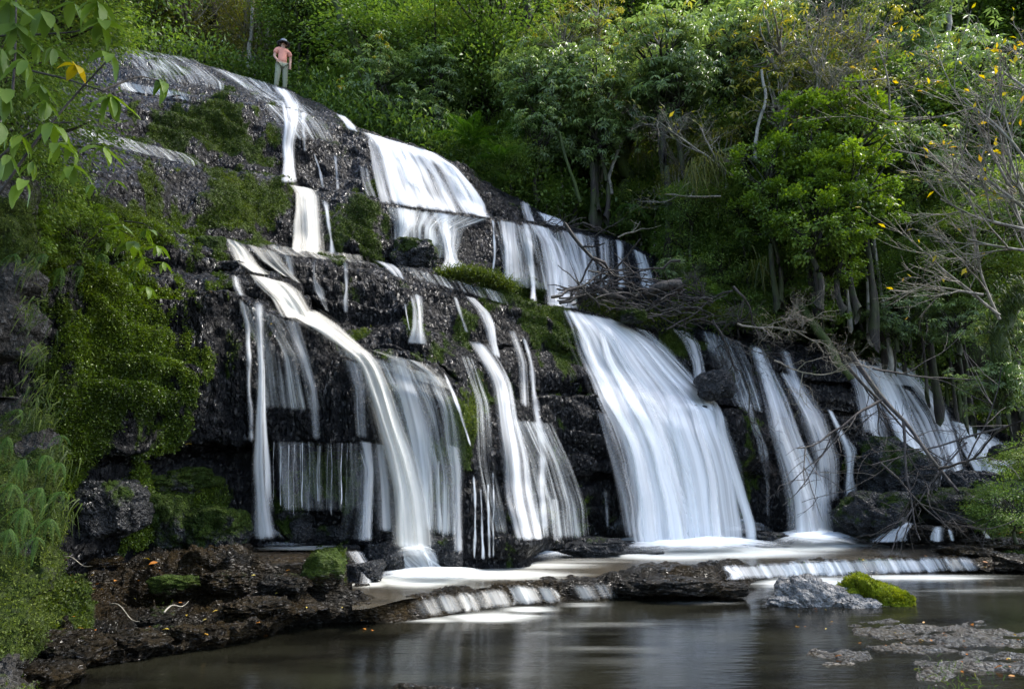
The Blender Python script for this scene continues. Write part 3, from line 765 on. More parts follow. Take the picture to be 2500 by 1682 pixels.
            Ds = min(1.0, dens) * rg.uniform(.5, .95) * (1 - np.linspace(-1, 1, 9) ** 2)[None] ** .8 * sstep(0, .18, (vv - v0) / (v1 - v0) + .01)[:, None] * sstep(0, .25 if v1 < 1 else .02, 1 - (vv - v0) / (v1 - v0) + .005)[:, None]
            link('strand', np_mesh('strand', Q, grid_faces(len(vv), 9), M[mat], True, {'dens': Ds}, uv=np.stack([us, vs_], -1)), ob)
    return ob

TB = (BVH_CLIFF, BVH_SHELF)
stream('highest white cascade under the person at the crest', [[(652, 205), (712, 222)], [(683, 247), (735, 252)], [(692, 300), (738, 296)], [(690, 351), (722, 355)], [(694, 400), (724, 402)], [(688, 446), (735, 450)]], .85)
stream('short white side stream curving beside the highest cascade', [[(732, 268), (756, 275)], [(728, 300), (752, 300)], [(733, 335), (750, 340)], [(738, 372), (750, 376)]], .6)
stream('thin white trickle right of the highest cascade', [[(760, 372), (770, 374)], [(772, 410), (784, 412)], [(782, 462), (796, 464)]], .6, name='water_trickle', cat='trickle')
stream('long hair-thin trickle down the grey rock left of the upper fan', [[(812, 378), (822, 378)], [(816, 420), (824, 420)], [(818, 465), (828, 465)]], .5, name='water_trickle', cat='trickle')
stream('thin glittering film of water over the rounded crest', [[(500, 158), (690, 212)], [(560, 192), (700, 236)], [(610, 235), (760, 262)], [(660, 290), (800, 300)], [(690, 340), (830, 350)]], .24, 'sheet', feather=.3, wide=.1)
stream('thin water film sliding off the far left crest', [[(270, 118), (420, 140)], [(300, 150), (440, 175)], [(320, 190), (460, 215)]], .14, 'sheet', feather=.3)
stream('straight milky curtain falling from the second ledge at upper left', [[(692, 446), (772, 462)], [(714, 470), (784, 480)], [(718, 540), (792, 545)], [(720, 618), (798, 622)]], .98, 'fall_warm', feather=.08)
stream('narrow curtain beside the straight milky curtain', [[(785, 484), (808, 490)], [(794, 540), (814, 545)], [(803, 622), (824, 624)]], .75)
stream('white spill at the crest left of the upper fan', [[(812, 274), (846, 284)], [(835, 296), (872, 310)], [(850, 318), (880, 326)]], .8)
stream('broad white fan cascade high in the middle', [[(884, 320), (1060, 372)], [(898, 340), (1118, 408)], [(912, 380), (1150, 446)], [(925, 430), (1176, 495)], [(945, 500), (1205, 534)]], .95, gaps=((.47, .58, .25, .8, .45), (.64, .73, .28, .98, .55), (.2, .26, .5, .9, .3)))
stream('fine trickles on the dark rock left of the broad fan', [[(870, 400), (905, 410)], [(874, 440), (915, 450)], [(885, 480), (935, 490)]], .3, name='water_trickle', cat='trickle')
stream('left wing of the fall below the broad fan', [[(948, 500), (1034, 514)], [(962, 545), (1030, 550)], [(962, 588), (998, 580)], [(960, 640), (978, 640)]], .8)
stream('middle fall pouring between dark rocks below the broad fan', [[(1036, 512), (1130, 527)], [(1060, 545), (1114, 550)], [(1076, 590), (1110, 600)], [(1084, 630), (1118, 638)], [(1062, 672), (1160, 668)]], .95)
stream('veil over the grey rock between two upper falls', [[(1010, 514), (1060, 520)], [(1020, 550), (1070, 560)], [(1040, 590), (1090, 610)]], .45)
stream('single thread of water on the square dark block', [[(1198, 534), (1210, 536)], [(1202, 600), (1211, 600)], [(1200, 668), (1210, 668)]], .7, name='water_trickle', cat='trickle')
stream('left bright stream of the right upper tier', [[(1210, 534), (1266, 541)], [(1222, 600), (1266, 600)], [(1222, 690), (1278, 690)]], .85)
stream('narrow stream between the bright streams of the right upper tier', [[(1268, 541), (1302, 546)], [(1284, 600), (1304, 600)], [(1290, 740), (1312, 742)]], .7)
stream('widest leaning stream of the right upper tier', [[(1280, 542), (1350, 556)], [(1312, 585), (1375, 600)], [(1322, 650), (1398, 650)], [(1328, 752), (1412, 756)]], .92)
stream('comb of fine threads on the right upper tier', [[(1345, 556), (1452, 574)], [(1368, 600), (1456, 612)], [(1400, 690), (1458, 715)]], .42)
stream('second comb of fine threads by the leaning branch', [[(1452, 572), (1500, 584)], [(1455, 640), (1502, 644)], [(1458, 700), (1500, 706)]], .36)
stream('bright thread stream right of the leaning branch', [[(1496, 580), (1522, 588)], [(1504, 640), (1526, 640)], [(1508, 705), (1530, 705)]], .7)
stream('sloping fall at the far right end of the upper tier', [[(1533, 600), (1582, 622)], [(1545, 650), (1596, 668)], [(1555, 705), (1606, 706)]], .75)
stream('pale mound of water behind the upper driftwood', [[(1300, 512), (1375, 535)], [(1312, 528), (1392, 552)], [(1325, 548), (1395, 560)]], .9, feather=.3)
stream('bluish slide of water left of the pale mound', [[(1266, 486), (1296, 496)], [(1270, 515), (1304, 522)], [(1276, 542), (1314, 550)]], .6)
# second ledge, left
stream('warm white fall at the head of the left ledge', [[(524, 572), (596, 594)], [(543, 600), (618, 616)], [(553, 630), (640, 650)], [(600, 664), (668, 674)]], .82, 'fall_warm', feather=.1)
stream('film of sunlit water over the left ledge', [[(585, 590), (690, 616)], [(620, 630), (715, 655)], [(680, 668), (745, 700)]], .5, 'fall_warm', feather=.3)
stream('bowed white fall dropping off the left ledge', [[(596, 664), (706, 690)], [(625, 695), (738, 712)], [(665, 730), (756, 750)], [(692, 778), (775, 782)]], .9, 'fall_warm')
stream('brightest long diagonal fall of the left side', [[(688, 764), (772, 752)], [(756, 805), (832, 790)], [(818, 848), (866, 826)], [(866, 884), (926, 874)], [(884, 945), (956, 940)], [(906, 1030), (984, 1024)], [(926, 1110), (1022, 1110)], [(944, 1210), (1052, 1210)], [(950, 1338), (1066, 1342)]], .92, 'fall_warm', bottom=.02, wide=.12)
stream('small fall at the left end of the ledge', [[(566, 668), (588, 673)], [(570, 695), (592, 700)], [(580, 722), (604, 728)]], .6)
stream('left thin line of water down the big dark face', [[(574, 724), (604, 736)], [(595, 800), (614, 800)], [(600, 950), (618, 950)], [(603, 1085), (625, 1085)]], .5)
stream('tall straight thread down the big dark face at left', [[(612, 728), (656, 738)], [(622, 790), (648, 790)], [(627, 950), (648, 950)], [(620, 1080), (658, 1080)], [(613, 1128), (662, 1128)], [(618, 1210), (664, 1210)], [(612, 1318), (690, 1322)]], .85, bottom=.03)
stream('faint veil down the middle of the big dark face', [[(686, 776), (742, 784)], [(708, 850), (764, 856)], [(742, 950), (784, 950)], [(756, 1080), (796, 1080)]], .40)
stream('faint veil at the right edge of the big dark face', [[(826, 868), (890, 890)], [(858, 950), (900, 955)], [(868, 1070), (905, 1076)]], .38)
for i, (x, w_, lab) in enumerate([(668, 4, 'first'), (690, 5, 'second'), (704, 3, 'third'), (718, 4, 'fourth'), (729, 3, 'fifth'), (741, 5, 'sixth'), (756, 7, 'seventh'), (772, 9, 'eighth'), (783, 5, 'ninth'), (797, 4, 'tenth'), (814, 4, 'eleventh'), (832, 4, 'twelfth'), (848, 4, 'thirteenth')]):
    w_ *= .42; x += [0, -4, 3, 0, 5, -2, 0, 6, -3, 4, -4, 2, 0][i]; yt_ = 1074 + (i * 37 % 13); yb_ = 1225 + (i * 53 % 41)
    stream('%s thread from the left dripping off the undercut rock' % lab, [[(x - w_ - 1, yt_), (x + w_ + 1, yt_)], [(x - 1 - w_, 1150), (x - 1 + w_, 1150)], [(x - 2 - w_, yb_), (x - 2 + w_, yb_)]], .36 + .17 * (i * 7 % 3), name='water_thread', cat='water thread', group='threads dripping off the undercut rock', feather=.3)
stream('bright column left of the diagonal fall', [[(870, 1072), (915, 1078)], [(892, 1150), (916, 1150)], [(886, 1240), (914, 1240)], [(884, 1322), (912, 1324)]], .75)
stream('sheer curtain between column and diagonal fall', [[(905, 1078), (950, 1082)], [(914, 1180), (964, 1180)], [(914, 1300), (972, 1300)]], .42)
stream('translucent curtain right of the diagonal fall', [[(925, 852), (1010, 880)], [(958, 950), (1040, 962)], [(982, 1050), (1072, 1062)], [(1010, 1150), (1066, 1160)], [(1028, 1300), (1060, 1306)]], .42)
stream('water film running over the rock lip above the curtain', [[(880, 848), (1060, 890)], [(940, 868), (1090, 922)], [(990, 900), (1112, 960)]], .36, 'fall_warm', feather=.3)
stream('curved rim stream edging the translucent curtain', [[(1078, 905), (1096, 918)], [(1102, 970), (1118, 972)], [(1126, 1040), (1140, 1040)], [(1146, 1092), (1156, 1092)]], .7)
stream('comb of threads under the rim stream', [[(1082, 1080), (1132, 1090)], [(1092, 1150), (1138, 1155)], [(1102, 1250), (1134, 1250)], [(1106, 1352), (1136, 1354)]], .62)
for i, (x, y0_, lab) in enumerate([(1158, 1160, 'left'), (1175, 1190, 'second'), (1192, 1180, 'third'), (1204, 1150, 'bright right')]):
    stream('%s one of four threads beside the mossy spur' % lab, [[(x - 4, y0_), (x + 4, y0_)], [(x - 3, 1250), (x + 4, 1250)], [(x - 2, 1366), (x + 7, 1366)]], .72, name='water_thread', cat='water thread', group='threads beside the mossy spur', feather=.3)
stream('slim thread on the rock foot left of the spur', [[(1064, 1120), (1074, 1120)], [(1068, 1240), (1076, 1240)], [(1078, 1320), (1090, 1320)]], .6, name='water_trickle', cat='trickle')
# middle upper ledge
stream('row of small bright falls on the middle ledge', [[(900, 630), (976, 648)], [(930, 648), (990, 664)], [(956, 672), (998, 690)]], .62)
stream('little fall dropping into the dark hollow', [[(1000, 710), (1036, 722)], [(1012, 755), (1036, 765)], [(1014, 800), (1036, 800)], [(1005, 840), (1050, 846)]], .75)
stream('left thin fall in the dark hollow', [[(984, 738), (992, 740)], [(994, 780), (1000, 780)], [(1000, 810), (1006, 810)]], .6, name='water_trickle', cat='trickle')
stream('thin fall between two dark ledges near the left', [[(756, 630), (770, 636)], [(760, 680), (774, 684)], [(762, 712), (800, 722)], [(790, 760), (806, 764)]], .5)
stream('wispy fall on the ledge right of the thin one', [[(836, 636), (852, 640)], [(838, 700), (852, 700)], [(832, 735), (852, 735)], [(838, 765), (850, 768)]], .5)
stream('wispy streams above the warm ledge', [[(680, 616), (720, 626)], [(690, 640), (722, 650)], [(700, 670), (728, 680)]], .5)
stream('slender stream on the slope left of centre', [[(1100, 718), (1120, 726)], [(1116, 770), (1130, 772)], [(1130, 812), (1146, 816)]], .6)
stream('pleated stream of the central slope', [[(1136, 828), (1190, 836)], [(1162, 868), (1226, 880)], [(1194, 930), (1254, 934)], [(1206, 1020), (1268, 1020)], [(1212, 1110), (1288, 1110)], [(1214, 1210), (1296, 1205)], [(1248, 1325), (1318, 1318)]], .74, bottom=.03)
stream('zigzag stream at the top of the central slope', [[(1132, 720), (1162, 726)], [(1158, 752), (1202, 766)], [(1176, 788), (1212, 795)], [(1188, 830), (1216, 836)], [(1200, 872), (1226, 876)]], .7)
stream('narrow stream on the bare central slope', [[(1270, 818), (1286, 820)], [(1288, 880), (1304, 880)], [(1293, 960), (1309, 960)], [(1300, 1040), (1332, 1040)], [(1304, 1110), (1344, 1112)], [(1310, 1180), (1338, 1182)], [(1316, 1305), (1348, 1308)]], .58)
stream('small comb of water at the foot of the central slope', [[(1338, 1212), (1370, 1215)], [(1342, 1260), (1372, 1260)], [(1345, 1322), (1374, 1322)]], .5)
stream('faint mist of water on the bare central slope', [[(1230, 800), (1266, 810)], [(1256, 880), (1290, 890)], [(1262, 990), (1296, 1000)]], .25)
stream('thin pair of threads near the big fall', [[(1470, 1195), (1490, 1195)], [(1474, 1240), (1490, 1240)], [(1476, 1290), (1492, 1290)]], .4, name='water_trickle', cat='trickle')
# the big fall
stream('largest and brightest fall right of the centre', [[(1370, 752), (1500, 776)], [(1388, 795), (1598, 836)], [(1404, 858), (1676, 925)], [(1436, 930), (1730, 968)], [(1470, 1015), (1766, 1022)], [(1504, 1105), (1798, 1104)], [(1530, 1200), (1812, 1196)], [(1548, 1325), (1822, 1325)], [(1550, 1342), (1824, 1342)]], 1.02, feather=.12, bottom=.01,
       gaps=((.05, .16, .10, .22, .6), (.30, .36, .12, .3, .3), (.56, .64, .22, .38, .35), (.44, .50, .74, .9, .35), (.74, .80, .6, .95, .25)))
stream('soft spray edge left of the largest fall', [[(1450, 1000), (1490, 1010)], [(1480, 1120), (1530, 1120)], [(1500, 1220), (1560, 1220)], [(1520, 1320), (1575, 1320)]], .36, feather=.4)
stream('water veil at the right lip of the largest fall', [[(1520, 790), (1600, 812)], [(1580, 836), (1650, 856)], [(1640, 890), (1700, 915)], [(1690, 940), (1738, 965)]], .5, 'sheet', feather=.3)
stream('side fall joining the largest fall from the right', [[(1625, 796), (1690, 812)], [(1660, 830), (1712, 840)], [(1684, 880), (1722, 890)], [(1694, 950), (1736, 962)], [(1720, 1000), (1762, 1010)]], .72)
# right part
stream('broad dim fall behind the bare twigs', [[(1824, 838), (1864, 846)], [(1838, 900), (1892, 904)], [(1854, 970), (1926, 978)], [(1874, 1050), (1954, 1060)], [(1898, 1130), (1990, 1120)], [(1916, 1210), (2030, 1196)], [(1920, 1318), (2046, 1305)], [(1920, 1336), (2050, 1326)]], .84, feather=.2)
stream('wispy fall over the black rock left of the twigs', [[(1802, 968), (1826, 974)], [(1824, 1020), (1852, 1022)], [(1840, 1090), (1882, 1092)], [(1850, 1135), (1892, 1150)], [(1866, 1190), (1884, 1190)], [(1872, 1270), (1884, 1272)]], .5)
stream('dim streak right of the broad dim fall', [[(1892, 848), (1936, 858)], [(1918, 920), (1962, 930)], [(1944, 990), (2002, 1010)], [(1978, 1060), (2032, 1072)], [(1990, 1150), (2050, 1160)]], .45)
stream('bent narrow fall tumbling onto the black boulder', [[(2016, 996), (2036, 1002)], [(2046, 1070), (2074, 1074)], [(2054, 1108), (2094, 1100)], [(2062, 1145), (2084, 1140)], [(2056, 1190), (2084, 1182)], [(2054, 1226), (2102, 1220)]], .85)
stream('left dark-edged fall under the right-hand trees', [[(2080, 872), (2124, 878)], [(2098, 950), (2150, 955)], [(2110, 1040), (2170, 1045)], [(2125, 1110), (2190, 1120)]], .42)
stream('main pale fall under the right-hand trees', [[(2100, 888), (2180, 892)], [(2136, 960), (2218, 958)], [(2166, 1040), (2246, 1036)], [(2196, 1110), (2280, 1110)], [(2232, 1190), (2314, 1190)]], .92)
stream('long curved fall at the right under the trees', [[(2156, 884), (2210, 882)], [(2208, 930), (2270, 936)], [(2250, 990), (2312, 988)], [(2282, 1050), (2332, 1050)], [(2304, 1115), (2350, 1112)], [(2326, 1170), (2364, 1168)]], .9)
stream('last spreading fall at the right end', [[(2316, 1022), (2378, 1040)], [(2340, 1078), (2444, 1072)], [(2352, 1110), (2474, 1110)], [(2378, 1150), (2486, 1134)], [(2366, 1195), (2440, 1188)]], .9)
# thin veils hanging over the dark rock between the larger falls
stream('thin veil over the top of the big dark face', [[(560, 724), (700, 780)], [(600, 850), (770, 880)], [(610, 1000), (800, 1010)]], .24, 'sheet', strands=False, feather=.3)
stream('thin veil between the diagonal fall and the mossy spur', [[(880, 860), (1100, 930)], [(950, 980), (1125, 1000)], [(1000, 1150), (1140, 1160)], [(1030, 1300), (1120, 1320)]], .30, 'sheet', strands=False, feather=.3)
stream('hanging veil behind the dripping threads', [[(664, 1074), (880, 1078)], [(668, 1150), (880, 1150)], [(680, 1250), (880, 1250)]], .15, 'fall', strands=False, feather=.1)
stream('mist and spray left of the diagonal fall foot', [[(840, 1100), (930, 1100)], [(830, 1220), (940, 1220)], [(800, 1326), (960, 1326)]], .30, strands=False, feather=.4)
stream('thin veil on the left of the central slope', [[(1110, 860), (1160, 870)], [(1150, 980), (1205, 990)], [(1150, 1130), (1215, 1140)], [(1190, 1310), (1250, 1315)]], .26, 'sheet', strands=False, feather=.3)
stream('thin veil spreading over the foot of the central slope', [[(1225, 1020), (1350, 1030)], [(1270, 1120), (1400, 1130)], [(1290, 1220), (1440, 1230)], [(1300, 1318), (1450, 1318)]], .30, 'sheet', strands=False, feather=.3)
stream('veil between the broad dim fall and the bent fall', [[(1880, 900), (1960, 920)], [(1930, 1010), (2040, 1020)], [(1970, 1120), (2070, 1120)], [(1990, 1230), (2060, 1230)]], .50, feather=.25)
stream('dim water sheet on the dark rock under the twigs', [[(1700, 800), (1810, 830)], [(1740, 900), (1850, 920)], [(1790, 1000), (1870, 1010)]], .28, 'sheet', strands=False, feather=.3)
stream('steep dim streaks left of the main pale fall', [[(2050, 880), (2110, 886)], [(2075, 960), (2140, 960)], [(2090, 1060), (2160, 1060)]], .5, feather=.25)
stream('wide dim sheet between the two right-hand falls', [[(2170, 930), (2240, 960)], [(2210, 1020), (2290, 1020)], [(2250, 1100), (2320, 1100)], [(2280, 1180), (2340, 1180)]], .5, feather=.25)
stream('fine ribbons crossing the top of the right-hand falls', [[(2110, 868), (2210, 872)], [(2130, 900), (2240, 905)], [(2160, 940), (2270, 950)]], .42, feather=.25)
stream('second veil over the upper right tier', [[(1195, 534), (1460, 578)], [(1215, 610), (1470, 640)], [(1225, 700), (1500, 730)]], .30, 'sheet', strands=False, feather=.1)
stream('veil under the broad fan over the dark rock', [[(940, 500), (1210, 536)], [(955, 550), (1130, 560)], [(960, 620), (1120, 640)]], .34, 'sheet', strands=False, feather=.2)
# thin water films on the ledge lips, wet glints painted in as pale colour
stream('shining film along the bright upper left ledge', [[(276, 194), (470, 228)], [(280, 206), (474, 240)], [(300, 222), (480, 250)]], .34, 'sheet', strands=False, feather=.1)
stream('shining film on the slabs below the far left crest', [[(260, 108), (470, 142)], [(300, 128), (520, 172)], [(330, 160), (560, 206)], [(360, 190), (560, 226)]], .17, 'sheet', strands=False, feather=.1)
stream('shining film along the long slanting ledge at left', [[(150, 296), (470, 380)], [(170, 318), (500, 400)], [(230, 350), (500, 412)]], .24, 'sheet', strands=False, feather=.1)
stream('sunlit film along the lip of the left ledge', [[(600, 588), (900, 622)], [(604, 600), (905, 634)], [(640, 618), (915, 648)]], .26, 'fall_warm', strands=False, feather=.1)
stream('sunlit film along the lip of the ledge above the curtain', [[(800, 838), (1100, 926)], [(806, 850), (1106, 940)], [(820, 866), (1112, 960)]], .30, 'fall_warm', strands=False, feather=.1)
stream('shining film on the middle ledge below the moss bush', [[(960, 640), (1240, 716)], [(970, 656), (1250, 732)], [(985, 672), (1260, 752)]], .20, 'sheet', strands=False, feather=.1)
# rapids below the falls
stream('soft white rush down the steps to the middle pool', [[(890, 1326), (1056, 1326)], [(920, 1350), (1070, 1352)], [(950, 1390), (1096, 1392)], [(930, 1432), (1150, 1426)]], 1.1, name='cascade', cat='cascade', trees=TB, feather=.3)
stream('veil over the dark boulder steps at left', [[(836, 1342), (950, 1344)], [(850, 1365), (965, 1370)], [(870, 1395), (985, 1400)], [(860, 1430), (990, 1428)]], .5, name='cascade', cat='cascade', trees=TB)
WEIR = [(1020, 1060, 1468, 1506, .5, 1), (1062, 1112, 1456, 1500, .75, 1), (1112, 1152, 1450, 1494, .95, 0), (1152, 1185, 1448, 1490, .7, 0), (1186, 1228, 1443, 1484, .8, 1), (1256, 1302, 1438, 1476, .95, 0), (1318, 1346, 1436, 1473, .85, 0), (1405, 1440, 1430, 1468, .9, 0), (1450, 1480, 1428, 1464, .5, 0),
        (1790, 1862, 1384, 1414, .95, 0), (1862, 1905, 1382, 1412, .5, 1), (1900, 1942, 1380, 1410, .9, 0), (1944, 2012, 1374, 1408, .95, 0), (2012, 2066, 1374, 1406, .85, 0), (2066, 2112, 1372, 1404, .8, 1), (2112, 2150, 1370, 1402, .9, 0), (2150, 2206, 1369, 1400, .95, 0), (2206, 2262, 1368, 1398, .9, 0), (2262, 2316, 1366, 1396, .8, 0), (2316, 2366, 1366, 1394, .6, 0)]
WORD = ['first', 'second', 'third', 'fourth', 'fifth', 'sixth', 'seventh', 'eighth', 'ninth', 'tenth', 'eleventh']
for i, (x0, x1, ya, yb, dn, warm) in enumerate(WEIR):
    left = i < 9; k = i if left else i - 9
    dx = 18 if left else 14; ex = (x1 - x0) * .35; x0 -= ex; x1 += ex; dn = dn * (.62 + .3 * ((i * 29) % 7) / 7); ya += (i * 17 % 5) - 2
    sl = (yb - ya) * 0 + (-.06 if left else -.03) * (x1 - x0)
    stream('%s small chute from the left over the %s' % (WORD[k], 'near low weir' if left else 'far low weir'),
           [[(x0 - 14, ya - 9), (x1 - 6, ya - 9 + sl)], [(x0 - 4, ya + 6), (x1 + 4, ya + 6 + sl)], [(x0 + dx - 4, yb + 3), (x1 + dx + 6, yb + 3 + sl)]], dn, 'fall_warm' if left else 'fall', 'water_chute', 'water chute',
           'chutes over the near low weir' if left else 'chutes over the far low weir', trees=TB, off=.02, feather=.3, bottom=.25, top=.35)
# foam mounds and low spray where the falls land
def mound(label, cx, cy, rx, ry, z, h, dens):
    n = 40; m = 18
    a = np.linspace(-1, 1, n)[None] * np.ones((m, 1)); b = np.linspace(-1, 1, m)[:, None] * np.ones((1, n))
    base = at_z(cx + a * rx, cy - b * ry, z + 0 * a)
    r = np.sqrt(a * a + b * b)
    base[..., 2] += h * np.clip(1 - r * r, 0, 1) * (0.7 + .6 * fbm(base * 2.0, 2, 5)) + .01
    D = dens * .85 * sstep(1.0, .0, r)
    tag(link('foam', np_mesh('foam', base, grid_faces(m, n), M['foam'], True, {'dens': D})), label, kind='stuff')
mound('white foam boiling at the foot of the largest fall', 1690, 1340, 300, 30, .2, .2, 1.5)
mound('white foam at the foot of the broad dim fall', 1985, 1326, 160, 28, .2, .24, 1.4)
mound('white foam at the foot of the diagonal fall', 1000, 1352, 90, 26, .40, .20, 1.3)
mound('white foam at the foot of the tall straight thread', 690, 1334, 90, 9, .52, .08, .8)
mound('white foam in the middle pool under the steps', 1060, 1412, 190, 26, .2, .10, 1.5)
mound('white foam at the foot of the central slope', 1310, 1366, 110, 11, .2, .12, .9)

for lab, cx_, cy_, rx_, ry_, z_, h_, d_ in [('low spray rising left of the foot of the largest fall', 1560, 1322, 150, 22, .2, .55, .55), ('low spray at the middle of the foot of the largest fall', 1690, 1318, 170, 20, .2, .75, .6), ('low spray at the right foot of the largest fall', 1800, 1326, 130, 20, .2, .45, .5),
        ('low spray at the foot of the broad dim fall', 1990, 1312, 110, 18, .2, .7, .55), ('low spray where the diagonal fall lands', 1000, 1338, 80, 10, .5, .35, .6), ('low spray where the tall straight thread lands', 650, 1330, 60, 8, .56, .25, .5), ('low spray at the foot of the central slope', 1290, 1358, 90, 10, .2, .3, .5)]:
    mound(lab, cx_, cy_, rx_, ry_, z_, h_, d_)
# ------------------------------------------------------------------ leaves, crowns, trees
def unit(v): return v / (np.linalg.norm(v, axis=-1, keepdims=True) + 1e-9)

def leaves_np(pos, dirs, up, length, width, tint, fold=0.25, droop=0.15):
    n = len(pos); dirs = unit(dirs); side = unit(np.cross(dirs, up)); nrm = np.cross(side, dirs)
    L = np.broadcast_to(length, (n,))[:, None]; Wd = np.broadcast_to(width, (n,))[:, None] * .5
    base = pos; mid = pos + dirs * L * .45; tip = pos + dirs * L - nrm * L * droop
    a = mid + side * Wd + nrm * Wd * fold; b = mid - side * Wd + nrm * Wd * fold
    v = np.stack([base, a, tip, b], 1).reshape(-1, 3)
    i = np.arange(n)[:, None] * 4
    f = np.concatenate([i + np.array([[0, 1, 2]]), i + np.array([[0, 2, 3]])], 0)
    return v, f, np.repeat(np.broadcast_to(tint, (n,)), 4)

def blobpts(rng, n, squash=0.75):
    v = unit(rng.normal(size=(n, 3))); r = rng.uniform(0.25, 1, n) ** .5
    v = v * r[:, None]; lump = 0.62 + 0.75 * vnoise(v * 1.9 + rng.uniform(0, 50), 3)
    v = v * lump[:, None]; v[:, 2] *= squash
    return v

def crown_small(seed, mat, clumps=70, per=95, leaf=.062, asp=.55, squash=.8, spread=.17, name='crown'):
    rng = np.random.default_rng(seed); c = blobpts(rng, clumps, squash); acc = Acc()
    ct = rng.uniform(0, 1, clumps)
    k = rng.integers(0, clumps, clumps * per)
    off = rng.normal(size=(len(k), 3)) * np.array([spread, spread, spread * .55]); p = c[k] + off
    d = unit(off + c[k] * .5 + rng.normal(size=off.shape) * .35 * 1.0 * .3 + np.array([0, 0, -.08])); d += rng.normal(size=d.shape) * .35
    up = unit(np.array([0, 0, 1.0]) + rng.normal(size=d.shape) * .45)
    ti = np.clip(ct[k] * .5 + rng.uniform(0, .5, len(k)), 0, 1)
    v, f, a = leaves_np(p, d, up, leaf * rng.uniform(.6, 1.3, len(k)), leaf * asp * rng.uniform(.7, 1.2, len(k)), ti)
    acc.add(v, f, a); return acc.mesh(name, mat), c

def crown_whorl(seed, mat, whorls=300, per=8, leaf=.15, asp=.30, squash=.8, name='crown'):
    rng = np.random.default_rng(seed); cl = blobpts(rng, 26, squash); acc = Acc()
    k = rng.integers(0, 26, whorls); c = cl[k] + rng.normal(size=(whorls, 3)) * np.array([.20, .20, .08])
    ax = unit(unit(c) * .5 + np.array([0, 0, .75]) + rng.normal(size=c.shape) * .3)
    ti = rng.uniform(0, .75, whorls); ti[rng.uniform(size=whorls) < .04] = 1.0
    ref = unit(np.cross(ax, rng.normal(size=ax.shape))); rf2 = np.cross(ax, ref)
    P = []; D = []; U = []; T = []; L = []
    for j in range(per):
        a = j * 2 * PI / per + rng.uniform(-.2, .2, whorls)
        dd = ref * np.cos(a)[:, None] + rf2 * np.sin(a)[:, None]
        tilt = rng.uniform(-.55, .25, whorls)[:, None]
        dd = unit(dd + ax * tilt + np.array([0, 0, -.22])); P.append(c + dd * leaf * .12); D.append(dd); U.append(ax); T.append(ti + rng.uniform(-.12, .12, whorls)); L.append(leaf * rng.uniform(.7, 1.15, whorls))
    L = np.concatenate(L)
    v, f, a = leaves_np(np.concatenate(P), np.concatenate(D), np.concatenate(U), L, L * asp, np.clip(np.concatenate(T), 0, 1), .3, .22)
    acc.add(v, f, a); return acc.mesh(name, mat), cl

def limbs_mesh(seed, centers, mat, r=.045, name='branches', z0=-.75, thin=.008):
    rng = np.random.default_rng(seed); acc = Acc()
    for c in centers:
        s = np.array([0, 0, z0 + rng.uniform(0, .5)]); m = (s + c) / 2 + rng.normal(size=3) * .13; t = np.linspace(0, 1, 7)[:, None]
        pts = s * (1 - t) ** 2 + 2 * m * t * (1 - t) + c * t ** 2 + rng.normal(size=(7, 3)) * .015
        v, f = tube_np(pts, np.linspace(r * rng.uniform(.4, 1), thin, 7), 4); acc.add(v, f)
    return acc.mesh(name, mat)

def trunk_mesh(seed, mat, r=.09, name='trunk', bend=.12):
    rng = np.random.default_rng(seed); t = np.linspace(0, 1, 12)
    pts = np.stack([bend * np.sin(t * PI * rng.uniform(.7, 1.6)) * rng.choice([-1, 1]), bend * .6 * np.sin(t * 4 + rng.uniform(0, 6)) * t * (1 - t) * 4, t], 1); pts[0] = 0
    v, f = tube_np(pts, np.interp(t, [0, .08, 1], [r * 1.5, r, r * .55]), 8); acc = Acc(); acc.add(v, f)
    me = acc.mesh(name, mat); return me

PR = {}
def proto(kind, n, fn):
    PR[kind] = [fn(s) for s in n]
proto('dark', range(101, 105), lambda s: crown_small(s, M['leaf_dark'], 80, 105, .066))
proto('bright', range(111, 114), lambda s: crown_small(s, M['leaf_bright'], 44, 95, .085, .75, 1.0, .10))
proto('olive', range(121, 124), lambda s: crown_small(s, M['leaf_olive'], 55, 70, .058, .5, .85, .15))
proto('whorl', range(131, 134), lambda s: crown_whorl(s, M['leaf_whorl'], 330))
proto('pale', range(141, 143), lambda s: crown_whorl(s, M['leaf_olive'], 150, 6, .12))
LIMB = {k: [limbs_mesh(900 + i, c[:34], M['twig'] if k in ('olive', 'pale') else M['bark'], name='branches') for i, (m, c) in enumerate(v)] for k, v in PR.items()}
TRK = [trunk_mesh(31, M['bark']), trunk_mesh(32, M['bark'], .07), trunk_mesh(33, M['bark_pale'], .05), trunk_mesh(34, M['mossy_bark'], .08)]

def tree(kind, px, py, Y, r, label, group=None, cat='tree', name=None, trunk=0, gz=None, sq=1.0, rs=random):
    c = V(px, py, Y); 
    if gz is None: gz = float(hill_z(c.x, c.y)) - .2
    gz = min(gz, c.z - r * .5)
    root = thing(name or ('tree' if cat == 'tree' else 'shrub'), (c.x, c.y, gz), label, cat, group, rs.uniform(-PI, PI))
    h = c.z - gz; i = rs.randrange(len(PR[kind]))
    cr = link('crown', PR[kind][i][0], root, (0, 0, h)); s = r * rs.uniform(.95, 1.1)
    cr.scale = (s, s, s * sq)
    br = link('branches', LIMB[kind][i], root, (0, 0, h)); br.scale = cr.scale
    tr = link('trunk', TRK[trunk], root); k_ = .55 if kind == 'dark' else .8; tr.scale = (min(r, 1.6) * k_, min(r, 1.6) * k_, max(h - r * .35, .3))
    return root

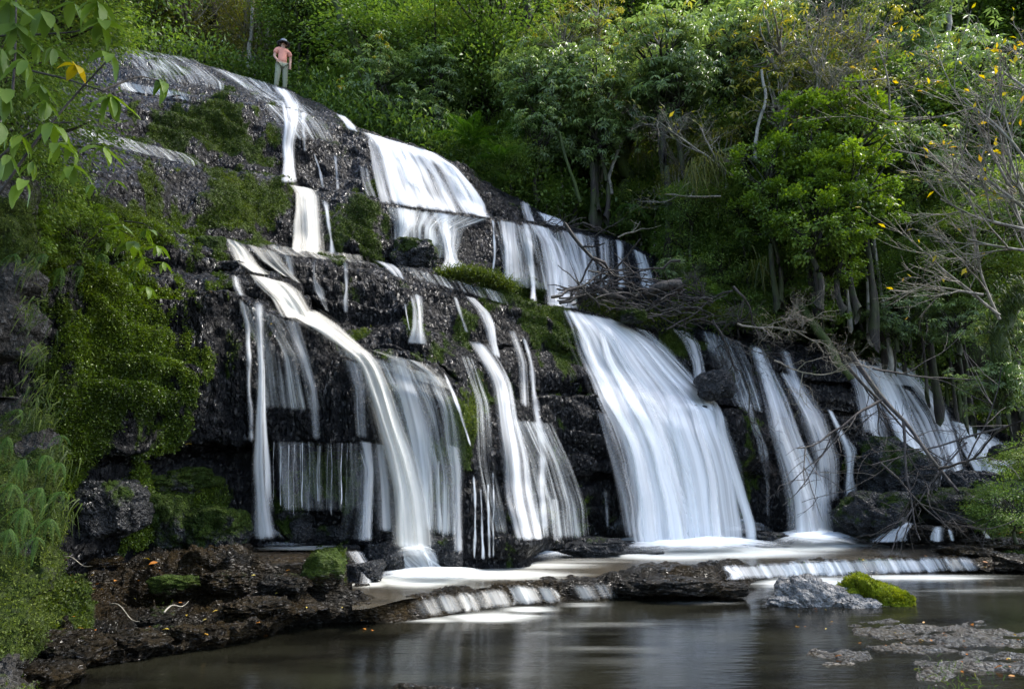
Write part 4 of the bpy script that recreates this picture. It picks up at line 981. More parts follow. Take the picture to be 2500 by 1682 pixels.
rs = random.Random(5)
ORD = 'first second third fourth fifth sixth seventh eighth ninth tenth eleventh twelfth thirteenth fourteenth fifteenth sixteenth seventeenth eighteenth nineteenth twentieth twenty-first twenty-second twenty-third twenty-fourth twenty-fifth twenty-sixth'.split()
FOREST = [  # kind, trunk, (px0,px1), (py0,py1), (Y0,Y1), radius, count, label, group
    ('olive', 2, (230, 660), (-60, 150), (22.5, 27), 1.7, 18, 'sunlit yellow-green tree standing behind the crest at upper left', 'yellow-green trees behind the crest'),
    ('bright', 2, (260, 700), (-40, 150), (30, 36), 2.6, 7, 'light green tree far behind the crest at upper left', 'light green trees far behind the crest'),
    ('dark', 0, (-100, 300), (-60, 60), (21, 26), 2.4, 5, 'dark tree behind the far left end of the crest', 'dark trees at the far left'),
    ('dark', 0, (730, 930), (-30, 260), (22, 26), 1.8, 12, 'glossy green tree growing just right of the person', 'glossy trees right of the person'),
    ('dark', 0, (880, 1260), (-40, 290), (20, 27), 2.1, 17, 'dark green tree above the broad upper fan', 'dark trees above the upper fan'),
    ('dark', 3, (1250, 1750), (-40, 120), (25, 31), 2.6, 12, 'shadowy tree at the top of the hillside in the middle', 'shadowy trees at the top of the hillside'),
    ('dark', 3, (1250, 1700), (330, 520), (18.5, 20.5), 1.4, 12, 'dark leafy tree low on the hillside above the driftwood', 'dark leafy trees above the driftwood'),
    ('dark', 0, (1700, 2560), (-60, 180), (22, 28), 2.5, 16, 'mid-green tree high on the right hillside', 'mid-green trees high on the right'),
    ('dark', 3, (1750, 2560), (250, 620), (17.5, 20.5), 1.7, 20, 'dark tree halfway up the right hillside', 'dark trees halfway up the right hillside'),
    ('dark', 0, (1660, 2540), (480, 700), (15.6, 17.0), .85, 26, 'dark leafy bush hanging in front of the right-hand trunks', 'dark bushes in front of the right-hand trunks'),
    ('dark', 0, (1480, 2150), (500, 640), (18.2, 20.0), 1.0, 20, 'low shadowed bush filling the dark hollow', 'low shadowed bushes in the dark hollow'),
    ('dark', 3, (1850, 2560), (620, 850), (17, 19), 1.1, 16, 'small dark-leaved shrub just above the right-hand falls', 'dark shrubs above the right-hand falls'),
    ('whorl', 0, (900, 1080), (190, 300), (18.3, 19.5), 1.05, 4, 'shrub of drooping finger-like leaves beside the upper fan', 'finger-leaved shrubs beside the upper fan'),
    ('whorl', 0, (1290, 1480), (110, 340), (17.5, 19.5), 1.15, 8, 'blue-green finger-leaved tree above the driftwood', 'blue-green finger-leaved trees'),
    ('whorl', 0, (1600, 1880), (80, 290), (16.5, 19), 1.3, 10, 'fresh green finger-leaved tree right of the middle', 'fresh green finger-leaved trees'),
    ('whorl', 0, (1950, 2300), (-20, 160), (17, 20), 1.3, 7, 'bright finger-leaved tree near the top right', 'bright finger-leaved trees near the top right'),
    ('pale', 2, (1880, 2160), (70, 240), (15.5, 17.5), 1.2, 6, 'pale yellowish thin tree in the sun at upper right', 'pale yellowish trees at upper right'),
    ('pale', 2, (1360, 1460), (20, 90), (18, 19), 1.0, 3, 'yellow-leaved treetop standing against the dark wood', 'yellow-leaved treetops'),
    ('pale', 2, (1520, 1640), (80, 330), (18, 19.5), 1.1, 5, 'thin olive tree between two finger-leaved groups', 'thin olive trees'),
    ('olive', 2, (1640, 1780), (370, 470), (16.5, 17.5), .7, 4, 'thin yellowing shrub on a mossy limb', 'thin yellowing shrubs'),
    ('bright', 0, (1870, 2120), (300, 420), (14.5, 16), 1.0, 5, 'vivid green upper bush in the right half', 'vivid green upper bushes'),
    ('bright', 0, (1880, 2140), (430, 560), (14, 15.5), .95, 6, 'vivid green round-leaved bush hanging over the dark hollow', 'vivid green hanging bushes'),
    ('whorl', 0, (2150, 2480), (190, 420), (16, 18), 1.2, 6, 'finger-leaved shrub behind the bare twigs', 'finger-leaved shrubs behind the bare twigs'),
]
for kind, trk, xr, yr, Yr, r, n, lab, grp in FOREST:
    # spread the trees over their area without clumping
    if n < 1: continue
    pts = []
    for _ in range(n):
        best = None
        for _t in range(14):
            q = (rs.uniform(*xr), rs.uniform(*yr)); dd = min([math.hypot(q[0] - p[0], q[1] - p[1]) for p in pts] or [1e3])
            if best is None or dd > best[0]: best = (dd, q)
        pts.append(best[1])
    for oi, (x, y) in enumerate(sorted(pts)):
        tree(kind, x, y, rs.uniform(*Yr), r * rs.uniform(.8, 1.15), '%s from the left, %s' % (ORD[oi], lab), grp, 'shrub' if 'shrub' in lab or 'bush' in lab else 'tree', trunk=trk, rs=rs)
SINGLE = [
    ('bright', 2020, 640, 15.0, .75, 'bush of round leaves trailing down into the dark hollow', 'shrub'),
    ('bright', 2000, 735, 15.2, .6, 'darkest trailing bush just over the twiggy branch', 'shrub'),
    ('whorl', 2425, 950, 12.6, .62, 'glossy blue-green finger-leaved shrub over the last fall', 'shrub'),
    ('dark', 2515, 1120, 12.5, .5, 'dark bush below the glossy finger-leaved shrub', 'shrub'),
    ('dark', 2470, 1225, 12.0, .60, 'small-leaved bush at the right bank beside the small ledge', 'shrub'),
    ('dark', 2420, 1270, 12.2, .30, 'low clump at the foot of the right bank bush', 'shrub'),
    ('whorl', 2470, 800, 13.0, .6, 'shadowed finger-leaved shrub by the mossy bent trunk', 'shrub'),
    ('whorl', 2180, 770, 15.5, .7, 'dim finger-leaved shrub above the pale right-hand fall', 'shrub'),
    ('whorl', 2330, 780, 15.0, .7, 'dim finger-leaved shrub left of the mossy bent trunk', 'shrub'),
    ('whorl', 1635, 655, 14.9, .35, 'little pale-leaved plant at the end of the upper tier', 'shrub'),
    ('bright', 1690, 715, 15.2, .45, 'bright leafy plant beside the driftwood heap', 'shrub'),
    ('dark', 1800, 745, 15.8, .7, 'dark leafy plant behind the curly bare twigs', 'shrub'),
    ('dark', 1250, 400, 17.6, .7, 'dark shrub behind the ferns at the right of the fan', 'shrub'),
    ('dark', 2500, 500, 14.5, 1.3, 'dark leafy tree at the right edge behind bare branches', 'tree'),
]
for kind, x, y, Y, r, lab, cat in SINGLE:
    g = V(x, y, Y)
    tree(kind, x, y, Y, r, lab, None, cat, gz=g.z - r * (1.2 if cat == 'shrub' else 3), rs=rs)

# standing trunks one can tell apart
def trunk_thing(label, path, r0, r1, mat='bark', name='tree_trunk', cat='tree trunk', sides=9, branches=()):
    rng = np.random.default_rng(len(label)); p = np.array([list(V(*q)) for q in path]); t = np.linspace(0, 1, len(p)); tt = np.linspace(0, 1, 8 * len(p))
    pts = np.stack([np.interp(tt, t, p[:, k]) for k in range(3)], 1); pts = blur(pts, 3, 0) + np.stack([fbm(pts * 1.5 + 9 * k, 3, 7 + k) - .5 for k in range(3)], 1) * r0 * 2.6
    v, f = tube_np(pts, np.linspace(r0, r1, len(pts)) * (0.85 + .3 * fbm(pts * 3, 2, 9)), sides); a = Acc(); a.add(v, f)
    if cat == 'tree trunk':
        root = thing('tree', pts[0].tolist(), label, 'tree')
        return link('trunk', np_mesh('trunk', v - pts[0], f, M[mat], True, {'tint': np.full(len(v), .5)}), root)
    return tag(link(name, a.mesh(name, M[mat])), label, cat)
trunk_thing('thick dark leaning trunk behind the crest at upper left', [(470, 200, 24), (490, 90, 24), (520, 20, 24), (545, -60, 24)], .34, .24)
trunk_thing('pale slim trunk left of the person', [(600, 200, 23), (612, 110, 23), (618, 20, 23), (628, -50, 23)], .09, .05, 'bark_pale')
trunk_thing('grey trunk just left of the person', [(632, 210, 24), (655, 120, 24), (676, 30, 24), (690, -50, 24)], .16, .11, 'twig')
trunk_thing('brown mossy trunk with a pale patch above the blue-green trees', [(1275, 330, 21), (1280, 200, 21), (1284, 60, 21), (1300, -60, 21)], .20, .15, 'bark')
trunk_thing('leaning mossy trunk rising at the top of the dark wood', [(980, 260, 22), (1060, 120, 22), (1120, 0, 22), (1150, -60, 22)], .13, .09, 'mossy_bark')
trunk_thing('leaning dark trunk above the crest right of the person', [(890, 160, 20), (840, 70, 20), (800, -40, 20)], .14, .09, 'mossy_bark')
trunk_thing('thin mossy pole leaning behind the driftwood', [(1420, 500, 17), (1385, 400, 17), (1365, 320, 17)], .05, .03, 'mossy_bark')
trunk_thing('reddish peeling trunk in the shaded middle wood', [(1490, 480, 18), (1483, 440, 18), (1500, 390, 18), (1530, 320, 18)], .06, .04, 'bark_pale')
trunk_thing('broad moss-covered trunk in the shaded middle wood', [(1530, 560, 18.5), (1520, 440, 18.5), (1535, 330, 18.5), (1560, 200, 18.5)], .24, .15, 'mossy_bark')
trunk_thing('white birch-like trunk in the upper right wood', [(2310, 230, 18.5), (2314, 100, 18.5), (2330, -40, 18.5)], .09, .06, 'bark_pale')
trunk_thing('forked mossy trunk in the middle of the right wood', [(2000, 420, 16), (1990, 300, 16), (1995, 230, 16), (1945, 190, 16), (1935, 90, 16)], .09, .05, 'bark')
trunk_thing('pale curving stem in front of the fresh green trees', [(1845, 400, 15.5), (1850, 320, 15.5), (1868, 240, 15.5), (1860, 170, 15.5)], .05, .03, 'bark_pale')
trunk_thing('mossy horizontal limb over the dark hollow', [(1750, 376, 15.5), (1785, 366, 15.5), (1830, 384, 15.4), (1862, 402, 15.3), (1880, 440, 15.3)], .045, .06, 'mossy_bark')
trunk_thing('broad shadowed trunk in the dark right wood', [(2370, 900, 17), (2380, 700, 17), (2390, 500, 17)], .45, .34, 'bark')
trunk_thing('bent trunk thick with bright moss at the right edge', [(2440, 960, 12.5), (2436, 820, 12.5), (2448, 740, 12.4), (2470, 705, 12.3), (2530, 690, 12.2)], .16, .12, 'mossy_bark')
trunk_thing('mossy rotting log across the dark top of the right falls', [(1960, 740, 15), (2010, 820, 14.8), (2050, 880, 14.6), (2090, 930, 14.4)], .10, .07, 'mossy_bark')

# ------------------------------------------------------------------ bare branching twigs
def twiggy(acc, rng, p, d, length, r, lev, curl=.35, up=.05, split=3, tips=None, leaf=None, spread=.55, sides=4):
    n = max(4, int(length / .06)) if lev > 1 else 5; n = min(n, 12)
    pts = [np.array(p)]; dd = unit(np.array(d, float)); st = length / n
    for i in range(n):
        dd = unit(dd + rng.normal(size=3) * curl * (.5 if lev > 2 else .9) * .4 + np.array([0, 0, up])); pts.append(pts[-1] + dd * st)
    pts = np.array(pts); v, f = tube_np(pts, np.linspace(r, r * .45, n + 1), 5 if lev > 2 else sides - 1 if lev < 2 else sides); acc.add(v, f)
    if tips is not None and lev <= 1: tips.append((pts[-1], dd))
    if lev > 0:
        k = split + rng.integers(0, 2)
        for j in range(k):
            i = int(n * (0.25 + .75 * (j + rng.uniform(0, .9)) / k)); i = min(i, n)
            nd = unit(dd + rng.normal(size=3) * spread); twiggy(acc, rng, pts[i], nd, length * rng.uniform(.5, .75), r * .55, lev - 1, curl, up, split, tips, leaf, spread, sides)

def bare(label, start, end, r, lev=3, seed=1, mat='twig', name='bare_branch', cat='branch', group=None, curl=.35, up=.02, split=3, leaves=0, spread=.55, lenf=1.0, leafsize=.1, leafmat='leaf_yellow'):
    rng = np.random.default_rng(seed); a = np.array(V(*start)); b = np.array(V(*end)); acc = Acc(); tips = []
    L = np.linalg.norm(b - a); twiggy(acc, rng, a, b - a, L * lenf, r, lev, curl, up, split, tips, spread=spread)
    base = acc.v[0].mean(0)
    if leaves and tips:
        root = thing(name, (0, 0, 0), label, cat, group)
        link('stem', acc.mesh('stem', M[mat]), root)
        la = Acc(); sel = [tips[i] for i in rng.permutation(len(tips))[:leaves]]; P = np.array([t[0] for t in sel]); D = np.array([t[1] for t in sel]) + rng.normal(size=(len(sel), 3)) * .4 + np.array([0, 0, -.3])
        Lf = leafsize * rng.uniform(.6, 1.2, len(sel)); v, f, t_ = leaves_np(P, D, unit(rng.normal(size=P.shape) + np.array([0, -.6, 1])), Lf, Lf * .42, rng.uniform(0, 1, len(sel))); la.add(v, f, t_)
        lo = link('leaves', la.mesh('leaves', M[leafmat]), root); lo['kind'] = 'stuff'
        return root
    return tag(link(name, acc.mesh(name, M[mat])), label, cat, group)

BARE = [  # right edge shrub fanning up and left from near (2440, 800)
    ((2530, 640, 11.0), (2340, 190, 11.6)), ((2520, 600, 10.8), (2420, 120, 11.0)), ((2520, 520, 10.6), (2230, 330, 11.2)), ((2440, 780, 11.5), (2300, 480, 11.5)), ((2440, 770, 11.4), (2170, 560, 11.6)),
    ((2500, 560, 10.5), (2150, 500, 11.2)), ((2530, 430, 10.5), (2330, 60, 10.9)), ((2560, 300, 10.4), (2440, 20, 10.6)), ((2400, 720, 11.3), (2180, 680, 11.4)), ((2560, 620, 10.2), (2240, 590, 10.8)), ((2380, 480, 11.2), (2160, 300, 11.5)), ((2540, 240, 10.3), (2390, 160, 10.6)),
    ((2540, 700, 11.0), (2380, 330, 11.4)), ((2480, 470, 10.9), (2300, 260, 11.3)), ((2560, 540, 10.6), (2400, 400, 11.0))]
for i, (a, b) in enumerate(BARE):
    bare('%s long leafless branch, counted from the left, of the bare shrub at the right edge' % ORD[sorted(range(len(BARE)), key=lambda q: BARE[q][1][0]).index(i)], a, b, .028, 4 if i % 3 == 0 else 3, 300 + i, 'twig', 'bare_branch', 'branch', 'leafless branches at the right edge', .22, .015, 3, 16 if i in (1, 2, 6, 7, 11, 12) else 4, .42, .62, .13)
bare('sunlit tangle of thin twigs amid the pale trees at upper right', (2000, 330, 15.2), (1960, 120, 15.2), .035, 4, 331, split=4, spread=.8, leaves=30, leafsize=.14)
bare('second tangle of thin twigs left of the vivid green bushes', (1790, 430, 15.4), (1640, 330, 15.6), .03, 4, 332, split=4, spread=.7, leaves=90, leafsize=.16, leafmat='leaf_olive')
bare('twiggy yellow-leaved branch over the shaded wood', (1760, 480, 15.3), (1620, 470, 15.4), .028, 4, 333, split=3, spread=.6, leaves=70, leafsize=.15, leafmat='leaf_olive')
bare('dead twiggy shrub top right of the pale trees', (2180, 330, 14.6), (2160, 140, 14.6), .03, 4, 334, split=4, spread=.75, leaves=30, leafsize=.14)
# dead wood
bare('big curly dead branch hanging over the dim fall', (1790, 700, 13.4), (1860, 800, 13.2), .030, 5, 341, 'dead', 'dead_branch', 'dead branch', None, .8, -.015, 3, spread=.85, lenf=1.0)
bare('pale curly twigs in front of the broad dim fall', (1800, 790, 13.3), (1960, 860, 13.0), .022, 5, 342, 'twig', 'dead_branch', 'dead branch', None, .9, -.01, 3, spread=.9, lenf=1.0)
bare('black tangle of twigs left of the broad dim fall', (1740, 780, 13.5), (1800, 930, 13.4), .024, 5, 343, 'dead', 'dead_branch', 'dead branch', None, .8, -.05, 3, spread=.8)
bare('drooping black twigs reaching down the dim fall', (1820, 930, 13.3), (1910, 1060, 13.2), .018, 4, 344, 'dead', 'dead_branch', 'dead branch', None, .6, -.06, 3, spread=.6)
bare('curly twigs at the right edge of the dim fall', (1890, 880, 13.1), (2060, 960, 13.0), .018, 4, 345, 'twig', 'dead_branch', 'dead branch', None, .9, 0, 3, spread=.85)
bare('thin twigs sprouting above the driftwood heap', (1740, 740, 14.2), (1680, 700, 14.2), .02, 4, 346, 'dead', 'dead_branch', 'dead branch', None, .7, .06, 4, spread=.8)
for i, (a, b, r, lab) in enumerate([((2075, 860, 12.6), (2300, 1240, 12.0), .05, 'thickest fallen branch slanting down across the right falls'), ((2060, 880, 12.7), (2180, 1060, 12.3), .035, 'shorter fallen branch left of the thickest one'),
        ((2460, 1040, 12.2), (2150, 1170, 12.2), .022, 'thin black branch crossing the right falls towards the left'), ((2360, 1080, 12.3), (2200, 1250, 12.0), .02, 'thin fallen branch low over the right falls'), ((2130, 900, 12.6), (2420, 960, 12.4), .02, 'thin branch lying across the top of the right falls'), ((2150, 1130, 12.1), (2330, 1290, 11.9), .02, 'lowest thin branch dipping towards the small ledge')]):
    bare(lab, a, b, r, 3, 360 + i, 'dead', 'fallen_branch', 'fallen branch', None, .3, 0, 3, spread=.6)
# the leaning branch and driftwood heap
bare('dark branch leaning on the right upper tier', (1378, 545, 14.4), (1452, 716, 13.8), .055, 1, 380, 'dead', 'leaning_branch', 'branch', None, .35, 0, 1, spread=.6, lenf=1.02)
bare('thin dark branch leaning right of the first one', (1474, 636, 14.0), (1452, 712, 13.9), .028, 1, 381, 'dead', 'leaning_branch', 'branch', None, .5, 0, 1)
bare('pale forked stick jutting right above the upper tier', (1508, 580, 15.2), (1588, 556, 15.0), .028, 2, 382, 'twig', 'leaning_branch', 'branch', None, .5, .02, 1, spread=.7)
rs2 = random.Random(44); npr = np.random.default_rng(44)
STK = Acc()
def stick_mesh(seed):
    rng = np.random.default_rng(seed); a = Acc(); n = 9; t = np.linspace(-.5, .5, n)
    pts = np.stack([t, np.cumsum(rng.normal(size=n)) * .03, np.cumsum(rng.normal(size=n)) * .03], 1); v, f = tube_np(pts, np.linspace(.022, .009, n), 5); a.add(v, f)
    for j in range(2):
        i = rng.integers(2, 7); e = pts[i] + rng.normal(size=3) * .16; tt = np.linspace(0, 1, 4)[:, None]; v, f = tube_np(pts[i] * (1 - tt) + e * tt, [.01, .008, .006, .003], 4); a.add(v, f)
    return a.mesh('stick', M['dead'])
STICKS = [stick_mesh(400 + i) for i in range(6)]
for i in range(120):
    x = rs2.uniform(1405, 1740); yb_ = np.interp(x, [1400, 1480, 1560, 1650, 1740], [722, 742, 770, 785, 800]); yt_ = np.interp(x, [1400, 1460, 1520, 1600, 1740], [705, 690, 655, 665, 730])
    y = rs2.uniform(yt_, yb_); p = V(x, y, np.interp(x, [1400, 1740], [13.7, 14.6]) + rs2.uniform(-.35, .35) - (y - yt_) * .004)
    o = link('stick', STICKS[i % 6]); o.location = p; s = rs2.uniform(.5, 1.25) * (1.5 if i % 9 == 0 else 1); o.scale = (s, s * .9, s * .9)
    o.rotation_euler = (rs2.uniform(-.5, .5), rs2.uniform(-.55, .45), rs2.uniform(-.6, .8) + (PI if i % 2 else 0))
    tag(o, 'thin dark stick in the driftwood heap on the right lip', 'stick', 'sticks of the driftwood heap')
for i in range(16):
    x = rs2.uniform(1320, 1500); p = V(x, np.interp(x, [1320, 1500], [552, 572]) - rs2.uniform(0, 12), 15.4); o = link('stick', STICKS[i % 6]); o.location = p; s = rs2.uniform(.4, .9); o.scale = (s, s, s)
    o.rotation_euler = (rs2.uniform(-.5, .5), rs2.uniform(-.5, .5), rs2.uniform(-.6, .6)); tag(o, 'small dark stick lodged on top of the right upper tier', 'stick', 'sticks on the upper tier')
trunk_thing('brown rotten log end lying in the driftwood heap', [(1570, 720, 14.0), (1600, 708, 13.9), (1640, 700, 13.9), (1665, 706, 14.0)], .10, .14, 'dead', 'driftwood_log', 'log')
trunk_thing('thick grey log at the left end of the driftwood heap', [(1440, 700, 13.7), (1480, 720, 13.6), (1530, 735, 13.6)], .07, .05, 'dead', 'driftwood_log', 'log')

# ------------------------------------------------------------------ ferns
def frond_mesh(seed, n=26, length=1.0, w=.16, mat='fern', arch=.45, bip=False):
    rng = np.random.default_rng(seed); a = Acc(); t = np.linspace(0, 1, n)
    pts = np.stack([t * 1.0, 0 * t, .35 * np.sin(t * 1.4) - arch * t ** 2], 1) * length
    v, f = tube_np(pts, np.linspace(.008, .002, n) * length, 3); a.add(v, f[:, [0, 1, 2]]); a.add(v, f[:, [0, 2, 3]])
    tg = unit(np.gradient(pts, axis=0)); P = []; D = []; L = []
    for sgn in (-1, 1):
        for i in range(2, n):
            l = w * math.sin(PI * min(1, (.12 + .88 * t[i])) ** .8) * length * 1.15 + .01
            d = tg[i] * .35 + np.array([0, sgn, -.18]); P.append(pts[i]); D.append(d); L.append(l)
    P = np.array(P); D = unit(np.array(D)); L = np.array(L)
    if bip:
        PP = []; DD = []; LL = []
        for p, d, l in zip(P, D, L):
            for q in np.linspace(.1, .95, 8):
                for sg in (-1, 1):
                    PP.append(p + d * l * q + np.array([0, 0, -.15 * l * q * q])); side = np.cross(d, [0, 0, 1]); DD.append(d * .5 + side * sg); LL.append(l * .20 * (1.1 - q))
        P, D, L = np.array(PP), unit(np.array(DD)), np.array(LL) * 1.1
        v, f, ti = leaves_np(P, D, np.tile([0, 0, 1.0], (len(P), 1)), L, L * .5, rng.uniform(.2, .8, len(P)), .1, .1)
    else:
        v, f, ti = leaves_np(P, D, np.tile([0, 0, 1.0], (len(P), 1)), L, np.maximum(.020 * length, L * .15), rng.uniform(.2, .8, len(P)), .1, .15)
    a.add(v, f, ti); return a.mesh('frond', M[mat])
FR = [frond_mesh(500 + i, arch=.35 + .15 * i, w=.085, n=30) for i in range(3)]
FRB = [frond_mesh(510 + i, n=20, w=.30, arch=.4, bip=True) for i in range(2)]

def fern(label, px, py, Y, size, n, protos, az=(0, 2 * PI), pitch=(-.2, .6), group=None, seed=0, back=0.0):
    r_ = random.Random(seed); p = V(px, py, Y); root = thing('fern', p, label, 'fern', group)
    for k in range(n):
        o = link('frond', protos[r_.randrange(len(protos))], root); s = size * r_.uniform(.7, 1.15); o.scale = (s, s, s)
        o.rotation_euler = (r_.uniform(-.4, .4), -r_.uniform(*pitch), az[0] + (az[1] - az[0]) * (k + r_.uniform(.1, .9)) / n)
    return root
fern('large feathery fern spreading beside the upper fan', 1150, 345, 17.2, 1.15, 9, FRB, (0, 2 * PI), (.05, .55), seed=1)
fern('second feathery fern just below the large one', 1215, 390, 17.0, .9, 7, FRB, (0, 2 * PI), (0, .5), seed=2)
fern('fern with upright fronds at the edge of the fan', 1140, 415, 16.6, .75, 6, FR, (.3, 2.6), (.2, .8), seed=3)
fern('small low fern on the bank right of the fan', 1235, 440, 16.7, .65, 6, FR, (0, 2 * PI), (-.2, .4), seed=4)
fern('feathery fern in the shade behind the blue-green trees', 1270, 330, 18.0, 1.0, 7, FRB, (0, 2 * PI), (0, .5), seed=5)
fern('drooping fern in the dark middle wood', 1540, 500, 17.2, .9, 8, FR, (2.5, 7), (-1.2, -.3), seed=6)
fern('pale fern half hidden in the wood at upper right', 2060, 270, 15.8, .9, 7, FRB, (0, 2 * PI), (-.1, .5), seed=7)
fern('fern beside the driftwood heap', 1735, 735, 14.6, .5, 7, FR, (0, 2 * PI), (-.3, .5), seed=8)
fern('fern hanging at the right edge above the last fall', 2480, 880, 12.0, .6, 6, FR, (2, 5), (-1, 0), seed=9)
fern('small fern on the log above the right falls', 1930, 770, 15.0, .5, 6, FR, (0, 2 * PI), (-.3, .4), seed=10)
BANKFERN = [(110, 620, 5.25, .2, 6), (40, 620, 5.1, .2, 5), (50, 1000, 5.0, .17, 5), (110, 1110, 4.9, .22, 7), (60, 1120, 4.6, .24, 8), (150, 1130, 5.0, .2, 6), (30, 1180, 4.4, .24, 7),
            (100, 1190, 4.6, .24, 8), (150, 1200, 4.8, .2, 6), (60, 1240, 4.3, .24, 8), (120, 1265, 4.5, .22, 7), (25, 1290, 4.2, .22, 7), (90, 1310, 4.3, .2, 6), (150, 1062, 5.1, .16, 5), (20, 1065, 4.7, .2, 6)]
for i, (x, y, Y, s, n) in enumerate(BANKFERN):
    up_ = y < 800
    fern('%s fern from the top of those hanging below the overhanging leaves' % ORD[i] if up_ else '%s fern from the top on the left bank, with drooping fronds' % ORD[sorted([q[1] for q in BANKFERN if q[1] > 800]).index(y)], x, y, Y - .12, s * .8, n, FR, (PI * 1.05, PI * 1.95), (-1.35, -.35),
         'ferns hanging below the overhanging leaves' if up_ else 'ferns on the left bank', seed=20 + i)
for i, (x, y, Y, s, n) in enumerate([(200, 650, 7.6, .3, 6), (150, 655, 7.4, .32, 7), (250, 620, 7.9, .3, 6), (330, 660, 8.8, .25, 4)]):
    fern('%s of four small ferns hanging from the top of the mossy wall' % ORD[i], x, y, Y - .3, s, n, FR, (PI * 1.1, PI * 1.9), (-1.4, -.6), 'ferns hanging on the mossy wall', seed=60 + i)

# ------------------------------------------------------------------ big leaves close to the camera
def bigleaf(seed, mat, asp=.34, serr=.0):
    rng = np.random.default_rng(seed); n = 9; t = np.linspace(0, 1, n); w = asp * .5 * np.sin(PI * t ** .85) ** .8 * (1 + serr * ((np.arange(n) % 2) - .5)); w[0] = w[-1] = .004
    bendz = -.22 * t ** 2 + .03 * np.sin(t * 5 + seed); c = np.stack([t, .03 * np.sin(t * 3 + seed), bendz], 1)
    l = c + np.stack([0 * t, w, w * .28 + rng.normal(size=n) * .01], 1); r = c + np.stack([0 * t, -w, w * .28 + rng.normal(size=n) * .01], 1)
    v = np.stack([l, c, r], 1).reshape(-1, 3); f = []
    for i in range(n - 1):
        a = i * 3; f += [(a, a + 1, a + 4, a + 3), (a + 1, a + 2, a + 5, a + 4)]
    m_ = Acc(); m_.add(v, np.array(f), rng.uniform(.1, .8)); return m_.mesh('leaf', M[mat])
BL = [bigleaf(600 + i, 'leaf_bright', a, .12) for i, a in enumerate((.34, .30, .40, .36))]
BLD = [bigleaf(610 + i, 'leaf_dark', a, .1) for i, a in enumerate((.40, .34, .44))]
BLY = [bigleaf(620 + i, 'leaf_yellow', .46) for i in range(2)]
def leafwhorl(root, px, py, Y, size, n, protos, droop=(.3, 1.1), rr=None, az0=None):
    p = V(px, py, Y); a0_ = rr.uniform(0, 6)
    for k in range(n):
        o = link('leaf', protos[rr.randrange(len(protos))], root); s = size * rr.uniform(.75, 1.15); o.scale = (s, s, s)
        az = a0_ + k * 2 * PI / n + rr.uniform(-.3, .3); o.location = p - root.location
        o.rotation_euler = (rr.uniform(-.3, .3), rr.uniform(*droop), az)
def stems(root, paths, r=.006, mat='dead'):
    a = Acc()
    for pth in paths:
        p = np.array([list(V(*q)) for q in pth]) - np.array(root.location); t = np.linspace(0, 1, len(p)); tt = np.linspace(0, 1, 6 * len(p)); pts = np.stack([np.interp(tt, t, p[:, k]) for k in range(3)], 1); pts = blur(pts, 3, 0)
        v, f = tube_np(pts, np.linspace(r, r * .5, len(pts)), 6); a.add(v, f)
    return link('branch', a.mesh('branch', M[mat]), root)
rr = random.Random(77)
sh = thing('overhanging_shrub', V(-60, 300, 3.6), 'finger-leaved shrub reaching in from the left edge at the top', 'shrub')
stems(sh, [[(-60, 150, 3.5), (60, 170, 3.5), (150, 190, 3.5), (260, 225, 3.4)], [(-60, 560, 3.6), (90, 340, 3.5), (200, 215, 3.5), (270, 140, 3.4)], [(-40, 90, 3.8), (90, 85, 3.8), (180, 80, 3.8), (250, 60, 3.7)], [(-40, 420, 3.5), (60, 330, 3.5), (130, 300, 3.5), (180, 300, 3.5)], [(30, 240, 3.6), (38, 120, 3.7), (40, -40, 3.8)], [(240, 225, 3.4), (340, 185, 3.6), (395, 200, 3.8)]], .0075)
for (x, y, Y, s, n, k) in [(275, 235, 3.3, .165, 7, 0), (395, 195, 3.8, .14, 5, 0), (268, 130, 3.35, .16, 3, 0), (250, 52, 3.6, .17, 6, 0), (318, 118, 3.8, .10, 2, 0), (240, 5, 3.6, .2, 5, 0), (255, 360, 3.5, .15, 5, 0), (170, 350, 3.5, .13, 5, 0), (178, 405, 3.4, .13, 4, 0),
                           (125, 300, 3.3, .15, 5, 0), (140, 350, 3.2, .13, 4, 0), (60, 440, 3.1, .14, 3, 0), (20, 380, 3.2, .12, 4, 1), (40, 60, 3.4, .17, 6, 1), (105, 30, 3.5, .16, 5, 1), (60, 150, 3.3, .15, 5, 1), (10, 220, 3.2, .16, 5, 1), (100, 210, 3.4, .12, 5, 1), (0, 300, 3.1, .17, 4, 1),
                           (130, 120, 3.6, .12, 4, 1), (50, 330, 3.4, .12, 5, 0), (80, 395, 3.6, .10, 4, 0), (115, 250, 3.3, .12, 4, 0), (30, 120, 3.7, .13, 5, 1), (280, 440, 4.0, .12, 2, 0), (225, 450, 4.2, .1, 3, 0), (20, 10, 3.4, .2, 5, 1), (180, 10, 3.7, .15, 5, 1), (0, 120, 3.3, .18, 5, 1), (90, 110, 3.8, .12, 5, 1)]:
    leafwhorl(sh, x, y, Y, s, n, BLD if k else BL, (.3, 1.25), rr)
leafwhorl(sh, 182, 158, 3.2, .105, 4, BLY, (.0, .9), rr)
sh2 = thing('wall_top_shrub', V(330, 540, 8.2), 'low finger-leaved plant at the top of the mossy wall', 'shrub')
stems(sh2, [[(240, 540, 8.0), (290, 560, 7.8), (330, 580, 7.7)], [(300, 540, 8.2), (350, 545, 7.9), (400, 580, 7.8)]], .008)
